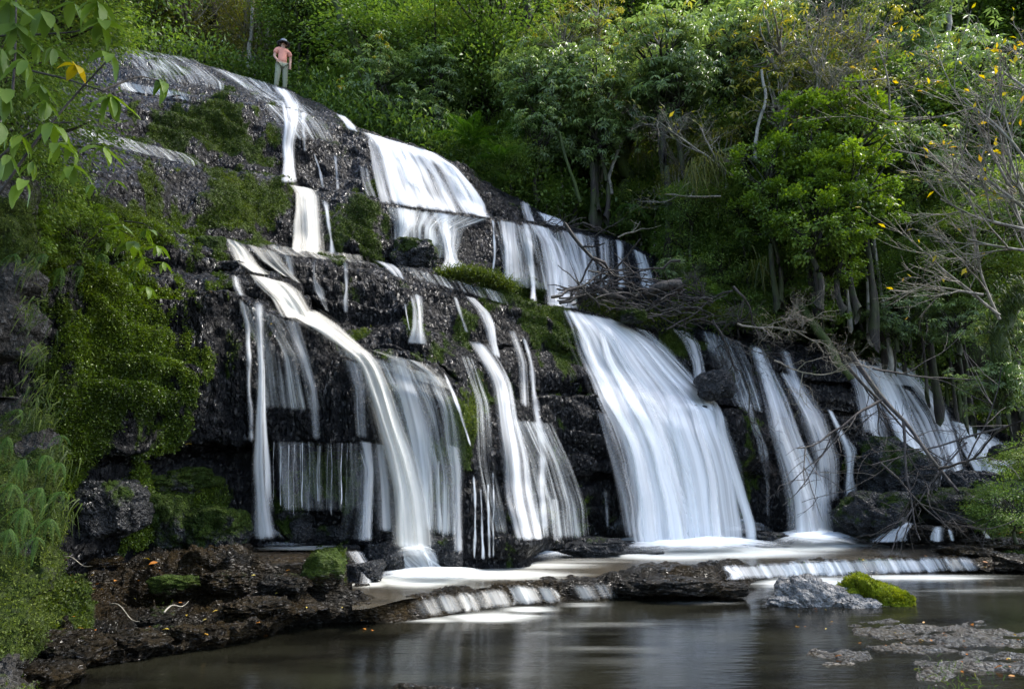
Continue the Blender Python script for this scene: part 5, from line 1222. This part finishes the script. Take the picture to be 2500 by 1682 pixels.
for (x, y, s, n) in [(290, 552, .20, 7), (325, 590, .26, 7), (358, 560, .2, 6), (385, 600, .2, 6), (400, 640, .18, 4), (260, 590, .18, 5), (230, 560, .18, 6), (345, 630, .2, 5), (360, 700, .18, 4), (318, 690, .12, 4), (300, 640, .15, 4), (200, 590, .18, 6), (220, 530, .16, 6), (270, 520, .16, 6)]:
    leafwhorl(sh2, x, y, 7.75, s * .95, n, BL, (.0, 1.0), rr)
for (x, y, Y, r, k, lab) in [(60, 60, 7.5, .85, 'dark', 'dark leafy canopy filling the top left corner'), (170, 10, 8.5, .9, 'dark', 'dark canopy beside the top left corner'), (-40, 260, 6.5, .9, 'dark', 'dark foliage low in the left edge behind the large leaves'), (40, 430, 6.4, .55, 'dark', 'shaded foliage above the left bank'),
                             (110, 500, 7.0, .38, 'bright', 'fresh green undergrowth on top of the mossy wall'), (200, 560, 7.6, .36, 'bright', 'second patch of fresh undergrowth along the wall top'), (20, 540, 6.2, .4, 'bright', 'undergrowth at the left edge above the bank'), (-20, 120, 5.5, .6, 'dark', 'nearest dark foliage at the left edge')]:
    g = V(x, y, Y); tree(k, x, y, Y, r, lab, None, 'shrub', gz=g.z - r * 1.2, rs=rs)

# ------------------------------------------------------------------ moss, undergrowth, grass (nobody could count it)
def tufts(name, label, Gp, Nn, Wt, n, size, mat, seed, blades=3, hang=.4, cat=None):
    rng = np.random.default_rng(seed); flat = Gp.reshape(-1, 3); nf = Nn.reshape(-1, 3); w_ = Wt.reshape(-1).astype(float)
    # weight by the area each point stands for
    ar = np.linalg.norm(np.cross(np.gradient(Gp, axis=0), np.gradient(Gp, axis=1)), axis=-1).reshape(-1); w_ = w_ * ar; w_ /= w_.sum()
    k = rng.choice(len(flat), n, p=w_); p = flat[k] + rng.normal(size=(n, 3)) * .015; nn_ = nf[k]
    P = np.repeat(p, blades, 0); N_ = np.repeat(nn_, blades, 0)
    D = unit(N_ + rng.normal(size=P.shape) * .7 + np.array([0, 0, -hang])); L = size * rng.uniform(.5, 1.4, len(P))
    ti = np.repeat(np.clip(fbm(p * 1.3, 3, 5) * 1.6 - .4 + rng.uniform(-.2, .2, n), 0, 1), blades)
    v, f, t_ = leaves_np(P, D, unit(rng.normal(size=P.shape) + N_), L, L * .6, ti); a = Acc(); a.add(v, f, t_)
    return tag(link(name, a.mesh(name, M[mat])), label, kind='stuff')
cm = sstep(.35, .75, moss)
tufts('cliff_moss', 'green moss growing in patches on the wet cliff', CLIFF, CN, cm, 110000, .024, 'moss', 701)
tufts('cliff_liverwort', 'leafy green growth covering the wall at left', CLIFF, CN, cm * sstep(600, 420, GPX) * sstep(500, 600, GPY), 70000, .027, 'wall_leaf', 702, 2)
tufts('bank_moss', 'bright moss covering the left bank', BANK, BANKN, sstep(.3, .7, BANKM), 45000, .014, 'moss', 703)
SN_ = grid_normals(S); SN_ *= np.sign(SN_[..., 2:3])
tufts('shelf_moss', 'moss on the edges of the rock shelf', S, SN_, sstep(.35, .8, smoss), 9000, .03, 'moss', 704, hang=0)
# ferny undergrowth fringe along the crest and hillside foot
def fringe(name, label, pts, n, size, mat, seed, spread=.3, Dn=(0, -.3, .6), asp=.4):
    rng = np.random.default_rng(seed); q = np.array(pts, float); t = rng.uniform(0, 1, n) * (len(q) - 1); i = np.floor(t).astype(int).clip(0, len(q) - 2); fr_ = (t - i)[:, None]
    c = q[i] * (1 - fr_) + q[i + 1] * fr_; P = at_Y(c[:, 0], c[:, 1], c[:, 2]) + rng.normal(size=(n, 3)) * np.array([spread, spread, spread * .7])
    D = unit(rng.normal(size=P.shape) * .8 + np.array(Dn)); L = size * rng.uniform(.5, 1.4, n)
    v, f, t_ = leaves_np(P, D, unit(rng.normal(size=P.shape) * .6 + np.array([0, 0, 1])), L, L * asp, rng.uniform(0, .9, n)); a = Acc(); a.add(v, f, t_)
    return tag(link(name, a.mesh(name, M[mat])), label, kind='stuff')
fringe('crest_undergrowth', 'low leafy undergrowth just behind the crest', [(200, 95, 19), (450, 120, 20), (600, 180, 22.5), (700, 195, 22.5), (780, 235, 21), (850, 275, 19), (980, 320, 18.5), (1100, 370, 18.3), (1200, 430, 18.3), (1350, 490, 18.6), (1500, 540, 19), (1600, 590, 19)], 16000, .16, 'leaf_dark', 711, .45)
fringe('dark_undergrowth', 'dark undergrowth in the shaded right hollow', [(1600, 620, 18.5), (1750, 700, 18.2), (1900, 780, 18.0), (2100, 830, 18.0), (2250, 860, 18.2), (2400, 980, 18.5), (2560, 1040, 18.6)], 14000, .16, 'leaf_dark', 712, .5)
fringe('driftwood_moss', 'moss and small leaves on and around the driftwood', [(1440, 740, 13.8), (1520, 765, 14.0), (1600, 780, 14.2), (1700, 760, 14.5), (1800, 770, 14.6), (1880, 790, 14.6)], 4500, .07, 'moss', 713, .14)
fringe('ledge_bush_moss', 'bushy moss cushion on the central ledge', [(1075, 675, 12.15), (1120, 668, 12.15), (1165, 672, 12.2), (1200, 684, 12.4), (1250, 702, 12.6)], 9000, .055, 'moss', 714, .10, (0, -.1, .9), .3)
def grass(name, label, roots, n, L0, mat, seed, dirv, spread=.08, wd=.006):
    rng = np.random.default_rng(seed); a = Acc(); q = np.array(roots, float)
    for i in range(n):
        c = q[rng.integers(len(q))]; p = at_Y(c[0] + rng.normal() * 12, c[1] + rng.normal() * 10, c[2]) + rng.normal(size=3) * spread; d = unit(np.array(dirv) + rng.normal(size=3) * .45); L = L0 * rng.uniform(.5, 1.3); m_ = 6; t = np.linspace(0, 1, m_)[:, None]
        c_ = p + d * L * t + np.array([0, 0, -1.0]) * L * .55 * t ** 2; side = unit(np.cross(d, rng.normal(size=3))) * wd * (1 - t * .9)
        v = np.stack([c_ - side, c_ + side], 1).reshape(-1, 3); f = [(2 * k, 2 * k + 1, 2 * k + 3, 2 * k + 2) for k in range(m_ - 1)]; a.add(v, np.array(f), rng.uniform(0, .9))
    return tag(link(name, a.mesh(name, M[mat])), label, kind='stuff')
grass('wall_grass', 'long thin grass arching over the top of the mossy wall', [(150, 480, 7.4), (190, 500, 7.6), (230, 520, 7.8), (120, 520, 7.2), (210, 560, 7.7)], 34, .36, 'grass', 721, (.15, -.35, .7))
grass('bank_grass', 'strands of grass and moss hanging down the bank edge', [(75, 560, 5.3), (80, 620, 5.3), (88, 700, 5.3), (90, 780, 5.35), (95, 860, 5.35), (100, 950, 5.3), (120, 1020, 5.2), (140, 1090, 5.1), (150, 1180, 5.0)], 20, .12, 'grass', 722, (.1, -.3, -.6), .05, .0035)
grass('strand_moss', 'stringy moss hanging along the bank edge', [(80, 640, 5.3), (85, 760, 5.3), (92, 860, 5.3), (100, 940, 5.3), (115, 1000, 5.2), (150, 1120, 5.0), (160, 1240, 4.8)], 500, .09, 'moss', 723, (0, -.5, -.5), .05, .006)

grass('trunk_moss', 'shaggy moss on the bent trunk at the right edge', [(2440, 940, 12.4), (2436, 860, 12.4), (2438, 800, 12.4), (2446, 750, 12.3), (2470, 710, 12.2), (2510, 695, 12.1)], 1600, .12, 'moss', 725, (0, -.3, -.4), .12, .012)
for i, (x, y, z, r, lab) in enumerate([(-3.6, 3.4, 7.6, 1.7, 'added shade crown arching over the left bank above the view'), (-5.2, 5.2, 8.6, 1.9, 'second added shade crown over the left bank above the view'), (-2.2, 1.6, 6.6, 1.5, 'added shade crown overhead just left of the viewpoint'), (-6.2, 2.6, 7.4, 2.0, 'added shade crown beyond the left edge over the bank'), (-7.2, 7.0, 9.6, 1.9, 'added shade crown over the left end of the mossy wall'), (.4, 6.4, 10.0, 1.9, 'high added shade crown over the stream in front of the falls'), (-1.6, 9.0, 12.0, 2.0, 'high added shade crown over the left falls'), (-.6, 4.2, 8.8, 1.7, 'high added shade crown right above the lower pool'), (-3.4, 7.4, 11.4, 2.0, 'high added shade crown above the mossy wall')]):  # unseen crowns added above the frame to shade the left side
    ox = x + 11.0 + i * .4; t_ = thing('tree', (x - ox, y * .6, 0), lab, 'tree'); cr = link('crown', PR['dark'][i % 4][0], t_, (ox, y * .4, z)); cr.scale = (r, r, r * .8)
    br = link('branches', LIMB['dark'][i % 4], t_, (ox, y * .4, z)); br.scale = cr.scale; pts = np.array([[0, 0, 0], [.1, 0, z * .5], [.12 * ox, .1 * y, z * .8], [.3 * ox, .2 * y, z * 1.04], [.7 * ox, .3 * y, z * 1.1], [ox, .4 * y, z]]); v, f = tube_np(pts, [.24, .2, .17, .13, .09, .05], 8); link('trunk', np_mesh('trunk', v, f, M['bark']), t_)
# hanging pale lichen beards
grass('lichen_beards', 'pale lichen beards hanging from the limbs on the right', [(1715, 400, 15.4), (1735, 390, 15.4), (1700, 410, 15.4), (1750, 385, 15.4), (2010, 170, 15.2), (2075, 310, 15.2), (1520, 300, 18), (1570, 380, 18), (1860, 640, 15.2)], 500, .45, 'leaf_olive', 724, (0, 0, -1), .08, .012)
# ------------------------------------------------------------------ boulders and slabs
import bmesh
def ico(sub):
    bm = bmesh.new(); bmesh.ops.create_icosphere(bm, subdivisions=sub, radius=1.0); bm.verts.ensure_lookup_table()
    v = np.array([x.co[:] for x in bm.verts]); f = np.array([[q.index for q in p.verts] for p in bm.faces]); bm.free(); return v, f
ICO5 = ico(5); ICO4 = ico(4)
def rockverts(size, seed, rough=.35, box=.35, top=None, fine=.05):
    v, f = ICO5 if max(size) > .25 else ICO4
    cube = v / np.abs(v).max(1, keepdims=True); q = v * (1 - box) + cube * box * .85
    s = np.array(size); n1 = fbm(q * 1.4 + seed * 7.7, 3, seed) - .5; n2 = fbm(q * s * 6 + seed, 4, seed + 1) - .5; cr = np.abs(fbm(q * 2.3 + seed, 3, seed + 2) - .5) * 2
    q = q * (1 + rough * n1 * 2 - .16 * sstep(.12, 0, cr))[:, None]; q = q * s; q += unit(v) * (n2 * fine * 2)[:, None]
    return q, f
def rock(label, px, py, Y, rx, ry, seed, mossf=0.0, depth=1.0, mat='boulder', name='boulder', group=None, rough=.35, box=.35, tilt=0.0, z=None, cat='boulder'):
    """px, py: centre in the photograph; rx, ry: half width and height in pixels"""
    c = V(px, py, Y) if z is None else Vector(at_z(px, py, z).tolist()); m = c.y / FPX * 1.04
    q, f = rockverts((rx * m, rx * m * depth, ry * m), seed, rough, box)
    q = q @ np.array(Matrix.Rotation(tilt, 3, 'Y')).T + np.array(c)
    nz = unit(q - np.array(c))[:, 2]; mo = mossf * (sstep(-.5, .7, nz) * .6 + .5) + (fbm(q * 3, 3, seed) - .5) * .8 * (mossf > 0)
    me = np_mesh(name, q - np.array(c), f, M[mat], True, {'moss': np.clip(mo, 0, 1)}); o = link(name, me); o.location = c
    return tag(o, label, cat, group)
B = [('smooth dark wet boulder at the right of the broad dim fall', 2125, 1262, 13.4, 78, 62, .4), ('big black mossy boulder beside the bent narrow fall', 2172, 1165, 14.6, 92, 92, .35), ('low dark mound behind the small right-hand ledge', 2310, 1235, 14.2, 105, 42, .6),
     ('black rock splitting the last spreading fall', 2345, 1180, 14.6, 38, 32, .1), ('dark rock at the end of the last fall', 2450, 1190, 14.6, 60, 40, .15), ('small black rock under the last spreading fall', 2400, 1195, 14.4, 34, 26, .0), ('round knob of rock where the last fall ends', 2440, 1105, 15.4, 26, 20, .0),
     ('rounded boulder in the foam at the foot of the spur', 1090, 1356, 10.0, 46, 44, .25), ('rounded step boulder left of the white rush', 938, 1366, 9.6, 46, 38, .1), ('flat-topped boulder behind the upper step', 850, 1352, 9.7, 30, 22, .0), ('lowest step boulder with water running over it', 880, 1405, 9.0, 56, 34, .05),
     ('flat dark slab at the edge of the middle pool', 1440, 1338, 11.9, 92, 24, .3), ('small dark rock in the foam under the largest fall', 1892, 1314, 13.2, 38, 15, .1), ('low wet rock beside the flat dark slab', 1560, 1342, 12.2, 55, 18, .0),
     ('square mossy boulder at the foot of the dripping wall', 528, 1290, 9.3, 80, 52, .9), ('mossy boulder next to the square one', 400, 1270, 9.2, 75, 75, .8), ('dark broken boulder under the left wall', 270, 1240, 8.6, 85, 75, .35), ('mossy ledge block high under the left wall', 420, 1175, 9.6, 110, 40, .8),
     ('dark boulder where the tall straight thread lands', 640, 1275, 10.3, 40, 60, .0), ('wet boulder behind the dripping threads', 725, 1278, 10.2, 68, 46, .2), ('second wet boulder behind the dripping threads', 800, 1285, 10.2, 52, 40, .5), ('small round boulder in front of the threads', 735, 1296, 9.9, 32, 26, .0),
     ('grey pyramid rock wedged between two upper falls', 1015, 632, 13.2, 62, 50, .5), ('little overhanging black rock at the head of the left ledge', 574, 652, 10.3, 32, 15, .0), ('mossy block at the lip of the left ledge', 516, 612, 10.5, 32, 36, .8),
     ('dark round rock at the top of the bent fall', 2068, 1105, 14.8, 14, 11, .0), ('long wet rock at the foot of the central slope', 1340, 1325, 11.5, 34, 16, .1), ('mossy stone in front of the driftwood', 1545, 772, 13.6, 34, 16, .9), ('black knob beside the side fall', 1745, 940, 13.5, 46, 38, .2), ('rock bulge half under the largest fall', 1668, 1185, 13.2, 22, 34, .0),
     ('leaning slab under the comb of threads', 1085, 1140, 10.2, 30, 60, .1)]
for i, (lab, x, y, Y, rx, ry, mo) in enumerate(B):
    rock(lab, x, y, Y, rx, ry, 40 + i, mo, depth=.9, box=.45, tilt=(.5 if 'leaning' in lab else 0))
rock('left half of the small right-hand ledge under its spills', 2250, 1304, 13.0, 60, 20, 81, .1, .9, 'shelf', 'ledge_rock', box=.6, cat='rock ledge')
rock('right half of the small right-hand ledge strewn with leaves', 2360, 1303, 13.0, 62, 20, 82, .1, .9, 'shelf', 'ledge_rock', box=.6, cat='rock ledge')
def obj_bvh(names):
    out = []
    for o in list(COL.objects):
        if o.name.split('.')[0] in names:
            me = o.data; out.append(BVHTree.FromPolygons([tuple(v.co + o.location) for v in me.vertices], [tuple(p.vertices) for p in me.polygons]))
    return tuple(out)
LB = obj_bvh(('ledge_rock',))
for i, (rows, lab) in enumerate([([[(2178, 1275), (2240, 1273)], [(2160, 1290), (2226, 1286)], [(2110, 1326), (2220, 1324)]], 'fan of water off the left of the small right-hand ledge'),
             ([[(2272, 1284), (2312, 1283)], [(2272, 1300), (2308, 1300)], [(2270, 1324), (2308, 1324)]], 'short curtain in the middle of the small right-hand ledge'),
             ([[(2312, 1290), (2326, 1290)], [(2316, 1305), (2330, 1305)], [(2322, 1322), (2332, 1322)]], 'narrow spill beside the short curtain on the right-hand ledge'),
             ([[(2390, 1284), (2404, 1284)], [(2398, 1300), (2412, 1300)], [(2406, 1318), (2424, 1318)]], 'last spill at the right end of the small ledge')]):
    stream(lab, rows, .9, name='water_chute', cat='water chute', trees=LB, off=.05, feather=.2)

# flat stones on the left shelf and the right shore
STONES = [(130, 1372, 36, 13, 'grey flat stone with a pale forked twig at far left'), (235, 1372, 46, 14, 'long layered grey stone on the left shelf'), (385, 1515, 34, 12, 'small bluish stone low on the left shelf'), (300, 1455, 24, 18, 'upright dark stone on the left shelf'), (470, 1540, 40, 15, 'dark stone near the water under a curled leaf'),
      (535, 1545, 26, 18, 'black block of stone at the water edge'), (590, 1535, 40, 12, 'flat stone at the tip of the left shelf'), (620, 1478, 70, 14, 'long low slab in the middle of the left shelf'), (440, 1425, 60, 22, 'square dark block below the mossy boulders'), (560, 1420, 60, 26, 'large dark block with a black cleft'), (700, 1425, 60, 22, 'rounded dark block at the end of the raised shelf'),
      (790, 1400, 46, 50, 'mossy rounded corner of the raised shelf'), (330, 1560, 70, 18, 'long stone at the water edge of the left shelf'), (150, 1585, 95, 34, 'large dark slope of rock at bottom left'), (90, 1650, 90, 28, 'wet slab in the bottom left corner'), (2470, 1372, 60, 18, 'leaf-strewn rock at the right shore'), (2360, 1345, 60, 12, 'dark wet rock ending the far low weir'), (2430, 1330, 70, 16, 'low rock with litter on the right shore'),
      (1640, 1426, 100, 17, 'dark wet rock hump between the two weirs'), (1555, 1430, 56, 15, 'left shoulder of the dark hump between the weirs'), (1760, 1438, 60, 14, 'right end of the dark hump between the weirs')]
for i, (x, y, rx, ry, lab) in enumerate(STONES):
    h = hits(np.array([x]), np.array([y + ry * .8]), (BVH_SHELF, BVH_CLIFF))[0]
    Yh_ = 8.0 if np.isnan(h) else h
    if x in (1640, 1555, 1760): Yh_ = 8.9
    rock(lab, x, y, Yh_ + .10, rx, ry, 120 + i, .75 if 'mossy' in lab else (.15 if x < 900 else .05), .9, 'shelf', 'stone', rough=.4, box=.4, cat='stone')
# pale boulder in the pool
root = thing('mossy_boulder', at_z(2060, 1472, 0), 'pale grey boulder with a bright moss cap standing in the pool', 'boulder')
rc = np.array(root.location)
def bpart(name, px, py, Y, rx, ry, seed, depth, mo, rough=.45, box=.15, tilt=0.0):
    c = np.array(V(px, py, Y)); m = Y / FPX; q, f = rockverts((rx * m, rx * m * depth, ry * m), seed, rough, box, fine=.03); q = q @ np.array(Matrix.Rotation(tilt, 3, 'Y')).T
    n = unit(q); mm_ = np.clip(mo + (fbm(q * 6 + seed, 3, seed) - .5) * .9, 0, 1) if mo > 0 else np.zeros(len(q))
    link(name, np_mesh(name, q + c - rc, f, M['pale_boulder'], True, {'moss': mm_}), root); return q + c, n
Yb = float(rc[1])
bpart('rock_peak', 1962, 1466, Yb, 62, 52, 201, .8, 0, tilt=.25); bpart('rock_peak', 2020, 1465, Yb + .05, 70, 38, 202, .8, 0.05); bpart('rock_base', 1925, 1474, Yb - .1, 52, 18, 203, .8, 0); bpart('rock_base', 2085, 1476, Yb - .12, 50, 20, 204, .8, 0.1)
q1 = bpart('mossy_rock', 2122, 1456, Yb + .1, 62, 46, 205, .85, 1.0, tilt=.3); q2 = bpart('mossy_rock', 2186, 1470, Yb - .02, 42, 30, 206, .85, 1.0)
a = Acc(); r7 = np.random.default_rng(7)
for qq, nn_ in (q1, q2):
    w_ = (nn_[:, 2] > .05) | (nn_[:, 0] > .3); k = r7.choice(np.flatnonzero(w_), 5000); P = np.repeat(qq[k], 2, 0) + r7.normal(size=(10000, 3)) * .006; N_ = np.repeat(nn_[k], 2, 0)
    L = .018 * r7.uniform(.5, 1.5, len(P)); v, f, t_ = leaves_np(P, unit(N_ + r7.normal(size=P.shape) * .6), unit(r7.normal(size=P.shape)), L, L * .6, np.clip(fbm(P * 9, 2, 3) * 1.3 - .2 + r7.uniform(-.2, .2, len(P)), 0, 1)); a.add(v - rc, f, t_)
mo_ = link('moss', a.mesh('moss', M['moss_bright']), root); mo_['kind'] = 'stuff'

# ------------------------------------------------------------------ leaves that have fallen on rock and water
FL = [bigleaf(650 + i, 'fallen', asp) for i, asp in enumerate((.5, .62, .4))]
def put_leaf(px, py, size, label, group=None, trees=TB, z=None, seed=0):
    r_ = random.Random(seed * 31 + int(px)); 
    if z is None:
        h = hits(np.array([px]), np.array([py]), trees)[0]
        if np.isnan(h): return
        p = at_Y(px, py, h - .015); p[2] = max(p[2] + .012, .006)
    else: p = at_z(px, py, z)
    o = link('fallen_leaf', FL[r_.randrange(3)]); o.location = p.tolist(); s = size * r_.uniform(.8, 1.2); o.scale = (s, s, s); o.rotation_euler = (r_.uniform(-.5, .5), r_.uniform(-.5, .3), r_.uniform(-PI, PI))
    tag(o, label, 'leaf', group)
for i, (x, y, s, lab) in enumerate([(2133, 1538, .085, 'large orange leaf lying on the shallow slabs at right'), (1946, 1584, .07, 'reddish leaf floating left of the shallow slabs'), (2040, 1605, .05, 'pale yellow leaf on the small round shallow slab'), (2428, 1634, .07, 'red leaf in the shallows near the right edge'), (2480, 1661, .05, 'orange leaf at the bottom right'),
        (2353, 1645, .03, 'small red leaf in the shallows near the bottom right'), (2374, 1524, .05, 'pale yellow-green leaf on the shallow slabs'), (2482, 1554, .045, 'yellow leaf on the slabs at the right edge'), (2032, 1572, .035, 'small yellow leaf drifting left of the slabs'), (1978, 1460, .04, 'brown leaf on the pale boulder peak'),
        (240, 1622, .085, 'long brown leaf floating by the left bank'), (362, 1532, .06, 'orange leaf near the small bluish stone'), (395, 1540, .09, 'curled golden leaf near the water edge'), (635, 1522, .075, 'red-brown leaf at the tip of the left shelf'), (508, 1553, .07, 'tan leaf on the left shelf edge'), (385, 1375, .08, 'orange-red leaf on the raised block'), (366, 1368, .07, 'pale green leaf beside the orange-red leaf'),
        (680, 1450, .06, 'yellow-green leaf in the middle of the left shelf'), (85, 1653, .06, 'yellow leaf in the bottom left corner'), (330, 1465, .08, 'pale brown leaf lying on the left shelf'), (890, 1594, .05, 'orange leaf floating in the lower pool'), (905, 1593, .04, 'second orange leaf floating in the lower pool'), (430, 1428, .05, 'fresh yellow-green leaf under the dark block'),
        (230, 1187, .09, 'brown leaf on the ledge under the left wall'), (258, 1186, .09, 'bright green fallen leaf under the left wall'), (452, 1088, .07, 'pale leaf stuck on the wet wall near its foot'), (661, 795, .06, 'white leaf stuck beside the tall straight thread'), (518, 715, .05, 'pale leaf stuck at the top of the dark wall'), (1062, 875, .05, 'pale leaf on the ledge above the translucent curtain'), (1180, 929, .04, 'pale leaf caught on the mossy spur')]):
    put_leaf(x, y, s, lab, seed=i)
for i in range(46):
    put_leaf(rr.uniform(140, 900), rr.uniform(1390, 1560), rr.uniform(.025, .05), 'small brown leaf scrap littering the left rock shelf', 'leaf scraps on the left rock shelf', seed=100 + i)
for i in range(40):
    put_leaf(rr.uniform(2260, 2500), rr.uniform(1290, 1390), rr.uniform(.05, .08), 'small leaf littering the rocks of the right shore', 'leaves on the right shore', seed=200 + i)
for i in range(34):
    put_leaf(rr.uniform(1950, 2500), rr.uniform(1520, 1640), rr.uniform(.015, .035), 'small leaf scrap on the shallow slabs at right', 'leaf scraps on the shallow slabs', seed=300 + i)
put_leaf(2110, 1365, .06, 'yellow leaf caught on top of the far low weir', z=.23, seed=3)
grass('slab_weed', 'tuft of brown weed on the shallow slabs at bottom right', [(2310, 1640, 5.1), (2290, 1650, 5.0), (2400, 1665, 4.9), (2330, 1665, 4.9)], 120, .08, 'grass', 731, (0, -.2, .8), .05, .003)
for i, (a_, b_, lab) in enumerate([((150, 1366, 7.6), (225, 1384, 7.3), 'pale forked twig lying on the flat stone at far left'), ((270, 1480, 6.6), (340, 1520, 6.3), 'thin twig on the left shelf'), ((400, 1500, 6.6), (460, 1470, 6.9), 'brown twig lying across the left shelf')]):
    p = np.array(at_Y(*a_)); q = np.array(at_Y(*b_)); tt = np.linspace(0, 1, 9)[:, None]; pts = p * (1 - tt) + q * tt + np.stack([0 * tt[:, 0], 0 * tt[:, 0], .03 * np.sin(tt[:, 0] * 6) + .02], 1); v, f = tube_np(pts, np.linspace(.008, .003, 9), 5); ac = Acc(); ac.add(v, f); tag(link('twig', ac.mesh('twig', M['bark_pale'])), lab, 'twig')

# ------------------------------------------------------------------ the person on the crest
def plain(name, col, rough=.8):
    t = NT(name); n_ = t.noise(t.pos(), 40.0, 3); return t.done(t.pbsdf(t.mix(n_, tuple(c * .75 for c in col), tuple(min(1, c * 1.2) for c in col)), rough, None, .2).outputs[0])
SKIN = plain('skin', (.42, .25, .18), .5); SHIRT = plain('salmon_shirt', (.62, .27, .20)); PANTS = plain('olive_trousers', (.22, .23, .16)); HAT = plain('grey_cap', (.13, .15, .18)); SHOE = plain('dark_shoe', (.03, .03, .03)); HAIR = plain('dark_hair', (.04, .03, .025))
pp = V(684, 222, 20.0); pers = thing('person', pp, 'person in a salmon shirt and grey sun hat standing behind the crest of the falls', 'person', rz=.5)
def skin_fig(name, joints, edges, root_i, mat, parent, sub=2):
    bm = bmesh.new(); lay = bm.verts.layers.skin.verify(); vs = []
    for i, j in enumerate(joints):
        v = bm.verts.new(j[:3]); r = j[3]; v[lay].radius = (r, r * (j[4] if len(j) > 4 else 1)); v[lay].use_root = (i == root_i); vs.append(v)
    for a_, b_ in edges: bm.edges.new((vs[a_], vs[b_]))
    me = bpy.data.meshes.new(name); bm.to_mesh(me); bm.free(); me.materials.append(mat); o = link(name, me, parent)
    sk = o.modifiers.new('skin', 'SKIN'); sk.use_smooth_shade = True; ss = o.modifiers.new('sub', 'SUBSURF'); ss.levels = sub; ss.render_levels = sub; return o
J = [(0, 0, .95, .135, .8), (0, 0, 1.12, .125, .75), (0, .01, 1.30, .15, .7), (0, .01, 1.43, .11, .7), (0, 0, 1.50, .055), (0, -.01, 1.57, .075), (0, -.01, 1.66, .10), (0, 0, 1.73, .07),
     (-.19, .01, 1.42, .062), (-.25, .02, 1.17, .05), (-.20, -.14, .98, .038), (-.17, -.20, .93, .034), (.19, .01, 1.42, .062), (.26, .03, 1.17, .05), (.24, -.05, .93, .038), (.24, -.08, .85, .034),
     (-.10, 0, .88, .10), (-.12, -.03, .50, .068), (-.13, .02, .09, .045), (-.13, -.13, .04, .036), (.10, 0, .88, .10), (.12, .0, .50, .068), (.14, .05, .09, .045), (.15, -.09, .04, .036)]
Eg = [(0, 1), (1, 2), (2, 3), (3, 4), (4, 5), (5, 6), (6, 7), (3, 8), (8, 9), (9, 10), (10, 11), (3, 12), (12, 13), (13, 14), (14, 15), (0, 16), (16, 17), (17, 18), (18, 19), (0, 20), (20, 21), (21, 22), (22, 23)]
for sx, w_ in ((-1, (-.17, -.20, .93)), (1, (.24, -.08, .85))):
    for k, (dx, ln, dy) in enumerate([(-.025, .055, -.02), (-.008, .065, -.03), (.009, .062, -.03), (.025, .05, -.02), (-.04 * sx, .035, .02)]):
        i0 = len(J); J.append((w_[0] + dx, w_[1] + dy, w_[2] - .045, .010)); J.append((w_[0] + dx * 1.3, w_[1] + dy * 1.8, w_[2] - .045 - ln, .0075)); Eg.append((11 if sx < 0 else 15, i0)); Eg.append((i0, i0 + 1))
skin_fig('body', J, Eg, 0, SKIN, pers, 1)
skin_fig('shirt', [(0, 0, .93, .165, .85), (0, 0, 1.12, .150, .82), (0, .01, 1.30, .175, .78), (0, .01, 1.43, .13, .75), (0, 0, 1.475, .075), (-.19, .01, 1.42, .085), (-.235, .015, 1.25, .080), (.19, .01, 1.42, .085), (.24, .02, 1.25, .080)], [(0, 1), (1, 2), (2, 3), (3, 4), (3, 5), (5, 6), (3, 7), (7, 8)], 0, SHIRT, pers)
skin_fig('trousers', [(0, 0, .95, .150, .85), (-.10, 0, .86, .115), (-.12, -.03, .50, .09), (-.13, .02, .10, .072), (.10, 0, .86, .115), (.12, .0, .50, .09), (.14, .05, .10, .072)], [(0, 1), (1, 2), (2, 3), (0, 4), (4, 5), (5, 6)], 0, PANTS, pers)
def lathe(name, prof, mat, parent, loc, n=24, sc=(1, 1, 1)):
    a_ = np.linspace(0, 2 * PI, n, endpoint=False); v = np.array([[(r * math.cos(t), r * math.sin(t), z) for t in a_] for r, z in prof]).reshape(-1, 3) * np.array(sc); f = []
    for i in range(len(prof) - 1):
        for k in range(n): f.append((i * n + k, i * n + (k + 1) % n, (i + 1) * n + (k + 1) % n, (i + 1) * n + k))
    return link(name, np_mesh(name, v, np.array(f), mat), parent, loc)
lathe('sun_hat', [(.105, -.02), (.20, -.055), (.205, -.045), (.112, .0), (.108, .07), (.085, .10), (.002, .115)], HAT, pers, (0, -.01, 1.70), sc=(1, 1.1, 1))
lathe('hair', [(.06, -.10), (.095, -.06), (.108, .0), (.10, .05)], HAIR, pers, (0, .015, 1.67))
for sx in (-1, 1):
    lathe('eye', [(.001, -.012), (.012, 0), (.001, .012)], SHOE, pers, (sx * .034, -.102, 1.645), 8); lathe('ear', [(.001, -.03), (.022, 0), (.001, .03)], SKIN, pers, (sx * .102, 0, 1.63), 8)
    lathe('shoe', [(.001, -.045), (.06, -.04), (.06, 0), (.03, .04), (.001, .045)], SHOE, pers, (-.13, -.05, .045) if sx < 0 else (.145, 0, .045), 12, (.8, 2.0, 1))
lathe('nose', [(.016, -.022), (.010, .005), (.003, .02)], SKIN, pers, (0, -.112, 1.625), 8); lathe('mouth', [(.001, -.006), (.022, 0), (.001, .006)], plain('lips', (.35, .12, .10)), pers, (0, -.097, 1.585), 8)
